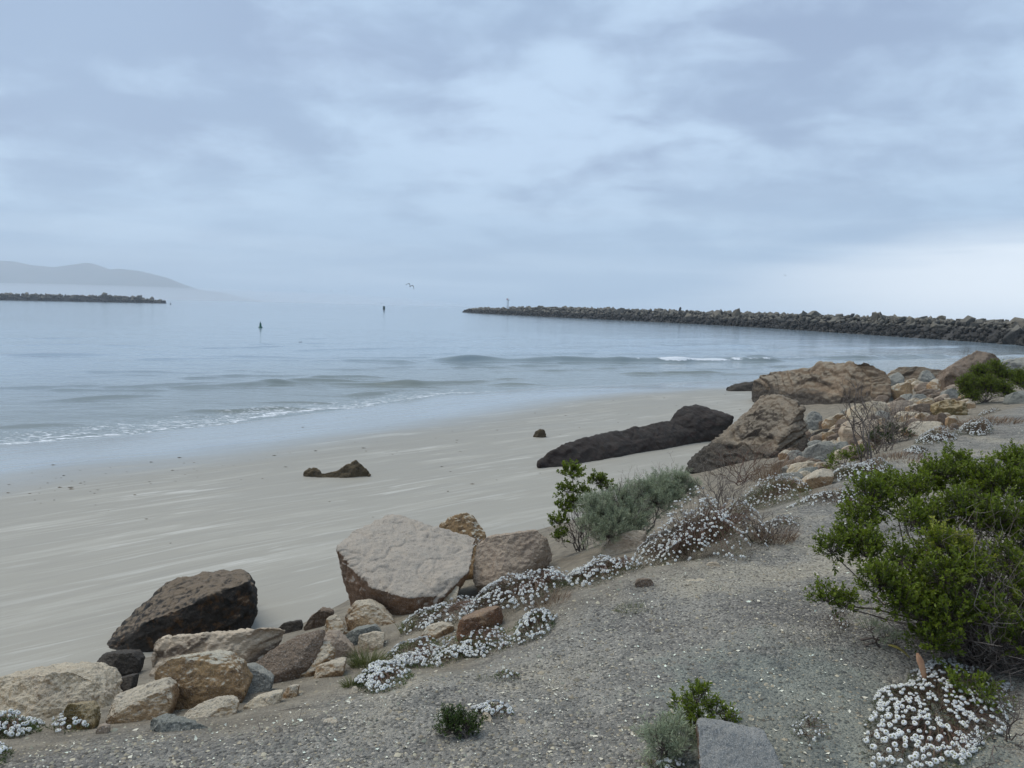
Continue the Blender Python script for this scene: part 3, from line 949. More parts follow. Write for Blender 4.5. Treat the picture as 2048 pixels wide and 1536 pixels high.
# ---- centre
rock('big flat grey-pink boulder with rust underside overhanging the slope', 'flat',
     [[(673, 1093, .55), (700, 1066, .9), (775, 1030, 1.45), (800, 1030, 1.4), (830, 1046, 1.2), (870, 1052, 1.2), (952, 1076, 1.0), (940, 1140, .35), (892, 1190, .08),
      (840, 1216, .02), (815, 1196, -.05), (750, 1178, .08), (705, 1142, .3), (690, 1122, .4), (680, 1140, .5), (725, 1190, .25), (780, 1232, .1), (818, 1241, .02), (868, 1222, .05)]],
     (850, 1224), thick=0.25, bulge=0.0, rough=0.014, smooth=1, crag=0.008, cuts=0, res=2.4)
rock('ochre peaked boulder behind the big flat boulder, sprinkled with flowers', 'ochre',
     [(862, 1048), (900, 1030), (930, 1022), (945, 1030), (958, 1055), (975, 1073), (962, 1100), (920, 1098), (880, 1075)], 8.7, lean=0.5)
rock('tan and pink boulder rising behind the white flower bank', 'pink',
     [(936, 1145), (944, 1092), (970, 1075), (1010, 1077), (1050, 1069), (1078, 1060), (1104, 1080), (1118, 1115), (1060, 1150), (1000, 1160)], 7.3, lean=0.45, bulge=0.1)
rock('small cream stone between the big flat boulder and the flowers', 'cream', [(880, 1212), (886, 1178), (905, 1163), (918, 1172), (910, 1205), (895, 1218)], (895, 1214))
rock('tan stone showing between two bands of white flowers', 'tan', [(833, 1282), (850, 1255), (880, 1247), (910, 1252), (905, 1278), (860, 1290)], (865, 1286))
rock('grey stone with rust end among the white flowers', 'rust', [(905, 1275), (920, 1240), (960, 1225), (1000, 1214), (1012, 1238), (990, 1272), (940, 1285)], (960, 1280))
rock('pink stone with hollow beside the tall flower mound', 'pinkwhite', [(1196, 1108), (1225, 1076), (1270, 1060), (1302, 1062), (1300, 1098), (1240, 1115)], (1245, 1110))
rock('flat brown stone with dark notch lying on the gravel', 'brown', [(1270, 1168), (1275, 1158), (1300, 1157), (1312, 1165), (1308, 1180), (1285, 1184)], (1290, 1182), lean=1.0, name='stone', cat='stone')
rock('long flat cream stone lying flush in the gravel path', 'cream', [(1348, 1168), (1370, 1160), (1410, 1157), (1433, 1163), (1400, 1171), (1365, 1173)], (1390, 1170), lean=2.5, name='stone', cat='stone')
rock('small pink stone on the gravel below the tall flower mound', 'pinkwhite', [(1412, 1134), (1420, 1125), (1434, 1123), (1444, 1132), (1430, 1138)], (1428, 1137), lean=1.2, name='stone', cat='stone')
rock('small tan stone under the lowest flower patch', 'tan', [(696, 1386), (702, 1374), (714, 1374), (716, 1384), (706, 1390)], (706, 1389), name='stone', cat='stone')
rock('buried tan stone in the bare gravel left of the low green shrub', 'tan', [(635, 1456), (645, 1441), (665, 1438), (676, 1446), (660, 1460)], (655, 1459), lean=1.6, name='stone', cat='stone')
rock('cream stone beside the low green shrub', 'cream', [(958, 1448), (962, 1428), (976, 1424), (984, 1436), (976, 1452)], (970, 1450), name='stone', cat='stone')
rock('flat cream stone under the front of the low green shrub', 'cream', [(882, 1480), (905, 1468), (925, 1466), (915, 1478), (895, 1486)], (903, 1484), lean=1.6, name='stone', cat='stone')
rock('pale grey granite block in the gravel beside the small shrubs', 'granite',
     [(1393, 1447, .1), (1400, 1437, .16), (1440, 1441, .18), (1500, 1453, .2), (1528, 1458, .2), (1538, 1480, .12), (1574, 1545, .03), (1580, 1600, -.05), (1412, 1600, -.12), (1398, 1520, .0)],
     (1480, 1580), thick=0.5, bulge=0.02, rough=0.014, smooth=1, cuts=2, crag=0.004)

# ---- right-hand rubble between the path and the outcrops
G = 'rubble between the path and the sandstone outcrops'
rock('split grey boulder with dark hollow between the outcrop and the path', 'grey',
     [[(1612, 912), (1622, 894), (1645, 882), (1665, 881), (1672, 898), (1655, 918), (1625, 920)], [(1655, 918), (1664, 888), (1680, 884), (1694, 896), (1690, 915), (1670, 922)]],
     (1650, 920), lean=0.5, crag=0.03, rough=0.015)
rock('cream flat stone below the split grey boulder', 'cream', [(1576, 945), (1590, 926), (1625, 921), (1648, 930), (1630, 945), (1600, 952)], (1605, 950), lean=1.2)
rock('dark green-grey angular stone beside the cream flat stone', 'blue', [(1596, 950), (1612, 934), (1638, 932), (1642, 946), (1612, 960)], (1612, 958))
rock('broad tan slab leaning toward the flower mat', 'tan', [(1600, 978), (1618, 956), (1650, 935), (1672, 938), (1668, 965), (1640, 985)], (1630, 982), lean=1.0)
rock('pale grey stone behind the leafy flower mound', 'grey', [(1556, 962), (1565, 946), (1600, 943), (1616, 955), (1600, 970), (1570, 972)], (1585, 970))
rock('dark brown slab above the split grey boulder', 'dark', [(1622, 878), (1634, 862), (1660, 855), (1674, 862), (1668, 878), (1640, 884)], (1650, 880))
rock('tan angular stone in the shadowed middle of the rubble', 'tan', [(1676, 885), (1680, 872), (1696, 870), (1702, 882), (1690, 890)], (1688, 888))
rock('rounded tan stone at the foot of the bare shrub', 'tan', [(1714, 898), (1720, 880), (1736, 875), (1744, 892), (1730, 902)], (1728, 900))
rock('big pinkish boulder behind the bare shrub', 'pinkwhite', [(1690, 862), (1700, 838), (1730, 832), (1758, 842), (1762, 868), (1735, 890), (1700, 885)], (1730, 888), lean=0.7)
rock('broad pale-topped boulder with grey front behind the bare shrub', 'cream', [(1700, 836), (1712, 808), (1745, 800), (1775, 803), (1788, 820), (1775, 842), (1730, 846)], (1745, 844), lean=0.7)
rock('reddish block with sloping top in the middle of the rubble', 'pink', [(1780, 828), (1784, 804), (1810, 798), (1835, 799), (1842, 815), (1815, 832)], (1805, 830))
rock('bright ochre slab propped on the rubble near the outcrop', 'ochre', [(1783, 776), (1800, 764), (1830, 762), (1842, 782), (1828, 796), (1800, 786)], (1815, 800), lean=0.7)
rock('pale blue-grey flat stone leaning beside the ochre slab', 'blue', [(1763, 784), (1772, 777), (1792, 778), (1800, 788), (1780, 797)], (1780, 800))
rock('upright brown block standing at the path side of the rubble', 'brown', [(1874, 850), (1877, 826), (1890, 822), (1898, 830), (1898, 850), (1885, 856)], (1885, 855), lean=0.3)
rock('tan flat ledge at the foot of the upright brown block', 'tan', [(1815, 862), (1825, 844), (1870, 842), (1905, 850), (1895, 866), (1850, 870)], (1855, 868), lean=1.8)
rock('yellowish crumbling clump near the round green bush', 'moss', [(1876, 822), (1885, 800), (1910, 796), (1940, 806), (1945, 826), (1910, 836)], (1905, 834), lean=0.9, rough=0.05)
rock('lichen-speckled grey boulder beside the sandstone ledge', 'grey', [(1779, 764), (1786, 746), (1802, 740), (1812, 752), (1808, 768), (1790, 772)], 34.5)
rock('whitish wedge at the edge of the round green bush', 'grey', [(1887, 795), (1895, 778), (1912, 773), (1926, 785), (1920, 800), (1900, 802)], (1905, 802))
rock('smooth grey boulder right of the round green bush', 'blue', [(2026, 806), (2034, 782), (2060, 776), (2090, 790), (2090, 812), (2040, 814)], (2040, 812), lean=0.5)
rock('dark lichen-crusted block on top of the layered outcrop', 'brown', [(1562, 822), (1570, 803), (1588, 798), (1606, 808), (1612, 824), (1585, 832)], 21.0)
RUBBLE = ['dark brown block behind the lichen-speckled boulder',
          'grey lichen-spotted stone beside the dark brown block',
          'flat-sided brown stone below the peaked boulder',
          'rounded brown boulder leaning on the peaked boulder',
          'small pinkish stone above the long brown slab',
          'tan peaked stone above the long brown slab',
          'long flat brown slab lying near the whitish wedge',
          'grey angular stone right of the reddish block',
          'tan stone beside the yellowish clump',
          'brown stone with dark front left of the yellowish clump',
          'flat cream stone below the reddish block',
          'tan rubble stone left of the upright brown block',
          'grey triangular stone against the layered outcrop',
          'tan stone leaning in the cleft beside the layered outcrop',
          'brown stone beside the big pinkish boulder',
          'grey stone left of the split grey boulder', "small dark stone above the split grey boulder's left end",
          'cream stone right of the big pinkish boulder',
          'low tan stone at the left end of the tan ledge',
          'tan stone at the foot of the yellowish clump',
          'brown stone half hidden by the leafless scrub',
          'grey stone at the left foot of the big pinkish boulder',
          'small cream stone above the dark brown slab',
          'grey stone below the bright ochre slab',
          'brown stone at the foot of the domed outcrop',
          'pink stone below the rounded tan stone',
          'small brown stone at the path end of the tan ledge',
          'brown stone wedged above the dark brown slab']
for k, (x0, x1, y0, y1, mt) in enumerate((
        (1812, 1848, 736, 768, 'dark'), (1846, 1876, 740, 770, 'grey'), (1868, 1904, 741, 768, 'brown'), (1895, 1931, 733, 774, 'brown'),
        (1838, 1868, 766, 786, 'pink'), (1862, 1889, 760, 788, 'tan'), (1838, 1898, 780, 800, 'brown'), (1828, 1857, 787, 810, 'grey'),
        (1843, 1884, 796, 820, 'tan'), (1830, 1876, 808, 832, 'brown'), (1797, 1838, 823, 843, 'cream'), (1836, 1874, 826, 845, 'tan'),
        (1618, 1652, 822, 862, 'grey'), (1650, 1678, 834, 862, 'tan'), (1676, 1702, 836, 868, 'brown'), (1581, 1618, 902, 926, 'grey'),
        (1600, 1620, 877, 902, 'dark'), (1760, 1785, 846, 872, 'cream'), (1785, 1822, 848, 868, 'tan'), (1898, 1925, 832, 852, 'tan'),
        (1742, 1772, 868, 892, 'brown'), (1704, 1724, 860, 882, 'grey'), (1660, 1685, 858, 874, 'cream'), (1806, 1832, 788, 806, 'grey'),
        (1755, 1785, 790, 812, 'brown'), (1690, 1716, 892, 914, 'pink'), (1905, 1922, 846, 860, 'brown'), (1640, 1668, 842, 858, 'brown'))):
    rr = random.Random(k + 90)
    cx, cy, rx, ry = (x0 + x1) / 2, (y0 + y1) / 2 - 2, (x1 - x0) / 2 * 1.15, (y1 - y0) / 2 * 1.2
    n = rr.choice((6, 7, 8))
    ol = []
    for i in range(n):
        a = 2 * math.pi * (i + rr.uniform(-.25, .25)) / n
        e = 0.8
        ol.append((cx + rx * math.copysign(abs(math.cos(a)) ** e, math.cos(a)) * rr.uniform(.85, 1.05), cy + ry * math.copysign(abs(math.sin(a)) ** e, math.sin(a)) * rr.uniform(.85, 1.05)))
    rock(RUBBLE[k], mt, ol, (cx, y1),
         lean=0.7, rough=0.03, smooth=1, res=2.2, cuts=14, bulge=0.3, group=G, name='stone', cat='stone')
FILL = random.Random(41)
for k in range(170):
    fx = FILL.uniform(1560, 1960)
    lo_ = np.interp(fx, [1560, 1690, 1800, 1900, 1960], [985, 935, 885, 842, 812])
    hi_ = np.interp(fx, [1560, 1640, 1760, 1900, 1960], [930, 850, 800, 745, 760])
    fy = FILL.uniform(hi_, lo_)
    dd_ = depth_of(hit(fx, fy))
    hs = FILL.uniform(0.10, 0.30) * (1.0 if FILL.random() < 0.7 else 1.7) * F_PX / dd_
    hs = min(hs, 17.0)
    ol = []
    for i in range(7):
        a = 2 * math.pi * (i + FILL.uniform(-.3, .3)) / 7
        ol.append((fx + hs * math.cos(a) * FILL.uniform(.8, 1.3), fy - hs * 0.45 + hs * 0.75 * math.sin(a) * FILL.uniform(.8, 1.1)))
    mt = FILL.choice(('grey', 'tan', 'brown', 'cream', 'pink', 'brown', 'tan'))
    rock('small angular %s stone filling a gap in the rubble by the path' % {'pink': 'pinkish'}.get(mt, mt), mt, ol, dd_, lean=0.7, rough=0.03, smooth=1, res=2.8, cuts=12, bulge=0.3,
         group='small %s stones filling the rubble' % {'pink': 'pinkish'}.get(mt, mt), name='stone', cat='stone', seed=700 + k)
finish_rocks()

# ================================================================== PLANTS
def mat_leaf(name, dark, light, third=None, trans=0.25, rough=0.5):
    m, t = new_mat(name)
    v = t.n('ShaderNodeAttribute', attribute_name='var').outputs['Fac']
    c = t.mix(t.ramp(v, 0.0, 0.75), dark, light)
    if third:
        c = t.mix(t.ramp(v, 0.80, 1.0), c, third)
    b = t.n('ShaderNodeBsdfPrincipled', {'Base Color': c, 'Roughness': rough, 'Specular IOR Level': 0.35})
    tr = t.n('ShaderNodeBsdfTranslucent', {'Color': c})
    mx = t.n('ShaderNodeMixShader', {0: trans, 1: b.outputs[0], 2: tr.outputs[0]})
    finish(t, mx.outputs[0])
    return m


ML = {
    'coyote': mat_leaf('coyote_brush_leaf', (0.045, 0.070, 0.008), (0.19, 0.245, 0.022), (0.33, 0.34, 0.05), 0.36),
    'coyote_deep': mat_leaf('dark_bush_leaf', (0.028, 0.046, 0.011), (0.066, 0.105, 0.020), (0.11, 0.14, 0.03), 0.2),
    'sage': mat_leaf('sage_leaf', (0.21, 0.245, 0.15), (0.38, 0.42, 0.27), (0.46, 0.47, 0.31), 0.15, 0.8),
    'mat': mat_leaf('alyssum_leaf', (0.085, 0.064, 0.040), (0.12, 0.14, 0.06), (0.21, 0.21, 0.11), 0.15, 0.7),
    'matgreen': mat_leaf('alyssum_green_leaf', (0.060, 0.080, 0.028), (0.13, 0.18, 0.05), (0.20, 0.22, 0.09), 0.2, 0.7),
    'grass': mat_leaf('grass_blade', (0.08, 0.10, 0.03), (0.17, 0.19, 0.06), (0.34, 0.29, 0.15), 0.25, 0.7),
    'dry': mat_leaf('dry_grass_blade', (0.16, 0.10, 0.06), (0.30, 0.21, 0.14), (0.38, 0.29, 0.19), 0.15, 0.8),
    'twig': mat_leaf('dead_twig', (0.085, 0.066, 0.054), (0.19, 0.155, 0.13), (0.30, 0.265, 0.235), 0.0, 0.85),
    'redstem': mat_leaf('red_brown_stem', (0.10, 0.055, 0.038), (0.17, 0.10, 0.07), (0.22, 0.16, 0.10), 0.0, 0.8),
}


def mat_flower():
    m, t = new_mat('alyssum_flower')
    v = t.n('ShaderNodeAttribute', attribute_name='var').outputs['Fac']
    c = t.mix(t.ramp(v, 0.0, 0.6), (0.20, 0.20, 0.08), (0.72, 0.715, 0.68))
    b = t.n('ShaderNodeBsdfPrincipled', {'Base Color': c, 'Roughness': 0.6, 'Specular IOR Level': 0.2})
    finish(t, b.outputs[0])
    return m


M_FLOWER = mat_flower()


def unit(a):
    return a / np.maximum(np.linalg.norm(a, axis=-1, keepdims=True), 1e-9)


def rdir(n, up=0.0):
    v = RNG.normal(size=(n, 3))
    v = unit(v)
    v[:, 2] += up
    return unit(v)


def leaf_quads(c, d, L, W, var):
    """one folded diamond per leaf"""
    n = len(c)
    L = np.broadcast_to(L, (n,))[:, None]
    W = np.broadcast_to(W, (n,))[:, None]
    d = unit(d)
    s = unit(np.cross(d, RNG.normal(size=(n, 3))))
    nr = np.cross(d, s)
    v = np.stack([c, c + d * L * 0.55 + s * W * 0.5 + nr * W * 0.18, c + d * L, c + d * L * 0.55 - s * W * 0.5 + nr * W * 0.18], 1).reshape(-1, 3)
    return v, np.arange(4 * n).reshape(n, 4), np.repeat(var, 4)


def tube_segs(a, b, ra, rb, var):
    """three-sided tapered sticks from a to b"""
    n = len(a)
    d = unit(b - a)
    ref = np.where(np.abs(d[:, 2:3]) > 0.9, np.array([[1.0, 0, 0]]), np.array([[0, 0, 1.0]]))
    s = unit(np.cross(d, ref))
    u = np.cross(s, d)
    ra = np.broadcast_to(ra, (n,))[:, None]
    rb = np.broadcast_to(rb, (n,))[:, None]
    vs = []
    for k in range(3):
        an = 2 * math.pi * k / 3
        o = s * math.cos(an) + u * math.sin(an)
        vs += [a + o * ra, b + o * rb]
    v = np.stack(vs, 1).reshape(-1, 3)
    base = np.arange(n)[:, None] * 6
    f = np.stack([base + np.array([[0, 2, 3, 1]]), base + np.array([[2, 4, 5, 3]]), base + np.array([[4, 0, 1, 5]])], 1).reshape(-1, 4)
    return v, f, np.repeat(var, 6)


class Acc:
    def __init__(self):
        self.v, self.f, self.a, self.n = [], [], [], 0

    def add(self, vfa):
        v, f, a = vfa
        self.v.append(v)
        self.f.append(f + self.n)
        self.a.append(a)
        self.n += len(v)

    def path(self, P, r0, r1, var):
        P = np.asarray(P)
        r = np.linspace(r0, r1, len(P))
        self.add(tube_segs(P[:-1], P[1:], r[:-1], r[1:], np.full(len(P) - 1, var)))

    def build(self, name, mat, parent, loc, kind='stuff'):
        if not self.v:
            return None
        o = mesh_obj(name, np.concatenate(self.v), np.concatenate(self.f), mat, None, False, {'var': np.concatenate(self.a)}, loc)
        o.location = (0, 0, 0)
        o.parent = parent
        if kind:
            o['kind'] = kind
        return o


def bent(a, b, n, jit, sag=0.0):
    t = np.linspace(0, 1, n)[:, None]
    P = a + (b - a) * t
    L = np.linalg.norm(b - a)
    o = RNG.normal(size=(n, 3)) * jit * L
    o[0] = o[-1] = 0
    P = P + o
    P[:, 2] += sag * L * np.sin(np.pi * t[:, 0])
    return P


def gz(x, y):
    return float(ground(np.array([x]), np.array([y]))[0])


def on_ground(p, dz=0.0):
    return np.array([p[0], p[1], gz(p[0], p[1]) + dz])


def shrub(label, base_px, lobes, mat='coyote', leaf=(0.020, 0.0095), shoots=70, per=16, shoot_len=(0.045, 0.10), twig_n=0, twig_r=0.3, cat='shrub',
          name='shrub', group=None, depth=None, thin=1.0, twig_px=None):
    b = hit(*base_px)
    D = depth_of(b) if depth is None else depth
    b = on_ground(at(base_px[0], base_px[1], D) if depth else b)
    root = empty(name, tuple(b))
    tag(root, label, cat, group)
    lf, br = Acc(), Acc()
    for (px, py, r_, do, *yl) in lobes:
        c = at(px, py, D + do)
        r = r_ * (D + do) / F_PX
        c[2] = max(c[2], gz(c[0], c[1]) + 0.35 * r)
        start = b + np.array([RNG.uniform(-.06, .06), RNG.uniform(-.06, .06), 0.0])
        br.path(bent(start, c, 7, 0.05, 0.06), 0.007 * thin, 0.003 * thin, RNG.uniform(0.1, 0.6))
        n = int(shoots * (r / 0.13) ** 2) + 6
        u = rdir(n, 0.35)
        hd = c + u * r * RNG.uniform(0.25, 0.82, (n, 1)) * np.array([1, 1, 0.9])
        hd += 0.12 * r * np.stack([vnoise(hd * 14 + k * 9) for k in range(3)], 1)
        sd_ = unit(u * 0.75 + np.array([0, 0, 0.65]) + RNG.normal(size=(n, 3)) * 0.25)
        sl = RNG.uniform(*shoot_len, n)
        tip = hd + sd_ * sl[:, None]
        br.add(tube_segs(c + (hd - c) * 0.15, hd, 0.0016 * thin, 0.0012 * thin, RNG.uniform(0, 0.5, n)))
        br.add(tube_segs(hd, tip, 0.0012 * thin, 0.0008 * thin, RNG.uniform(0.1, 0.6, n)))
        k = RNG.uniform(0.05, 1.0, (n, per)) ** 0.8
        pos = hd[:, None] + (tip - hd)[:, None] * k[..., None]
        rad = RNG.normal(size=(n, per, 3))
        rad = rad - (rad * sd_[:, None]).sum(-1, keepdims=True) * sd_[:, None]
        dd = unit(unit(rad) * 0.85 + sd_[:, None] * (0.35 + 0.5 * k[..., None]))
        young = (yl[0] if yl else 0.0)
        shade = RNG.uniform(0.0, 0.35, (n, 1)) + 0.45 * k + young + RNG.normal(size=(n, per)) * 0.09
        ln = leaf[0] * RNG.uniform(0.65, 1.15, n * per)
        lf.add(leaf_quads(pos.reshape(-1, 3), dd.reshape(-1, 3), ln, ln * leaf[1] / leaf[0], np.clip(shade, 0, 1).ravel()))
    if twig_n:
        C = at(*(twig_px or base_px), D + 0.15)
        for _ in range(twig_n):
            u = rdir(1, 0.5)[0]
            e = C + u * twig_r * RNG.uniform(0.5, 1.0)
            e[2] = max(e[2], gz(e[0], e[1]) + 0.02)
            s = b + np.array([RNG.normal() * 0.10, RNG.normal() * 0.10, 0.0])
            m_ = s + (e - s) * RNG.uniform(0.1, 0.5)
            P = bent(m_, e, 6, 0.07, RNG.uniform(-0.1, 0.1))
            br.path(P, 0.0026 * thin, 0.0009 * thin, RNG.uniform(0.0, 1.0))
            for _k in range(3):
                q = P[RNG.integers(2, 6)]
                br.path(bent(q, q + rdir(1, 0.3)[0] * twig_r * RNG.uniform(0.12, 0.3), 4, 0.08), 0.0013 * thin, 0.0007 * thin, RNG.uniform(0.0, 1.0))
    br.build('branches', ML['twig'], root, tuple(b))
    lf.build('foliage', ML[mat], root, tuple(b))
    return root


def bare_shrub(label, base_px, tips, mat='twig', r0=0.009, fork=4, group=None, cat='dead shrub', name='bare_shrub', spread=0.35, thin=1.0, nsub=5):
    """leafless shrub: stems from the base to listed tip pixels (px, py, depth offset), each forking"""
    b = on_ground(hit(*base_px))
    D = depth_of(b)
    root = empty(name, tuple(b))
    tag(root, label, cat, group)
    br = Acc()
    for (px, py, do) in tips:
        e = at(px, py, D + do)
        s = b + np.array([RNG.normal() * 0.04, RNG.normal() * 0.04, -0.02]) * (D / 6)
        L = np.linalg.norm(e - s)
        P = bent(s, e, 8, 0.035, 0.05)
        br.path(P, r0, r0 * 0.35, RNG.uniform(0.0, 0.7))
        for _ in range(fork):
            q = P[RNG.integers(3, 8)]
            d = unit((e - s) / L + rdir(1, 0.25)[0] * 0.9)
            Q = bent(q, q + d * L * spread * RNG.uniform(0.5, 1.0), 6, 0.05, 0.03)
            br.path(Q, r0 * 0.45, r0 * 0.18, RNG.uniform(0.0, 0.8))
            for _k in range(nsub):
                q2 = Q[RNG.integers(2, 6)]
                d2 = unit(d + rdir(1, 0.3)[0] * 0.8)
                br.path(bent(q2, q2 + d2 * L * spread * RNG.uniform(0.2, 0.5), 4, 0.06), r0 * 0.22, r0 * 0.10, RNG.uniform(0.0, 0.9))
    br.build('branches', ML[mat], root, tuple(b))
    return root


def tuft(label, base_px, rx_px, n, length, mat='grass', lean=0.5, cat='grass', name='grass_tuft', width=0.003, group=None, ry=None, dz=0.0, depth=None):
    b = on_ground(hit(*base_px) if depth is None else at(*base_px, depth), dz)
    D = depth_of(b)
    root = empty(name, tuple(b))
    tag(root, label, cat, group)
    rx = rx_px / F_PX * D
    ry = ry or rx * 0.8
    a = RNG.uniform(0, 2 * math.pi, n)
    q = np.sqrt(RNG.uniform(0, 1, n))
    x, y = b[0] + rx * q * np.cos(a), b[1] + ry * q * np.sin(a)
    base = np.stack([x, y, ground(x, y) + dz - 0.01], 1)
    d1 = unit(np.stack([np.cos(a) * q * lean, np.sin(a) * q * lean, np.ones(n)], 1) + RNG.normal(size=(n, 3)) * 0.22)
    L = length * RNG.uniform(0.45, 1.1, n)
    mid = base + d1 * (L * 0.55)[:, None]
    d2 = unit(d1 + np.stack([np.cos(a), np.sin(a), np.full(n, -0.25)], 1) * RNG.uniform(0.1, 0.7, (n, 1)))
    end = mid + d2 * (L * 0.45)[:, None]
    s = unit(np.cross(d1, RNG.normal(size=(n, 3)))) * width * 0.5
    v = np.stack([base - s, base + s, mid + s * 0.8, mid - s * 0.8, end], 1).reshape(-1, 3)
    i = np.arange(n)[:, None] * 5
    f = np.concatenate([i + np.array([[0, 1, 2, 3]]), i + np.array([[3, 2, 4, 4]])])
    f = np.concatenate([i + np.array([[0, 1, 2]]), i + np.array([[0, 2, 3]]), i + np.array([[3, 2, 4]])])
    o = mesh_obj('blades', v, f, ML[mat], None, False, {'var': np.repeat(RNG.uniform(0, 1, n), 5)}, tuple(b))
    o.location = (0, 0, 0)
    o.parent = root
    o['kind'] = 'stuff'
    return root


# ---- alyssum
def head_mesh():
    V, F_, A = [], [], []

    def petal(az, rad, z, size, tilt, var):
        c = np.array([math.cos(az) * rad, math.sin(az) * rad, z])
        o = np.array([math.cos(az) * math.cos(tilt), math.sin(az) * math.cos(tilt), -math.sin(tilt)])
        s = np.array([-math.sin(az), math.cos(az), 0])
        k = len(V)
        for q in (c - o * size, c + s * size, c + o * size, c - s * size):
            V.append(tuple(q))
        F_.append((k, k + 1, k + 2, k + 3))
        A.extend([var] * 4)
    for i in range(9):
        petal(2 * math.pi * i / 9, 0.0088, -0.0018, 0.0052, 0.65, 1.0)
    for i in range(8):
        petal(2 * math.pi * i / 8 + .2, 0.0086, -0.0056, 0.0046, 1.25, 0.8)
    for i in range(7):
        petal(2 * math.pi * i / 7 + .3, 0.0066, 0.0012, 0.0046, 0.35, 1.0)
    for i in range(3):
        petal(2 * math.pi * i / 3 + .1, 0.0022, 0.0030, 0.0034, 0.1, 0.10)
    return np.array(V), np.array(F_), np.array(A)


HV, HF, HA = head_mesh()
_hm = None


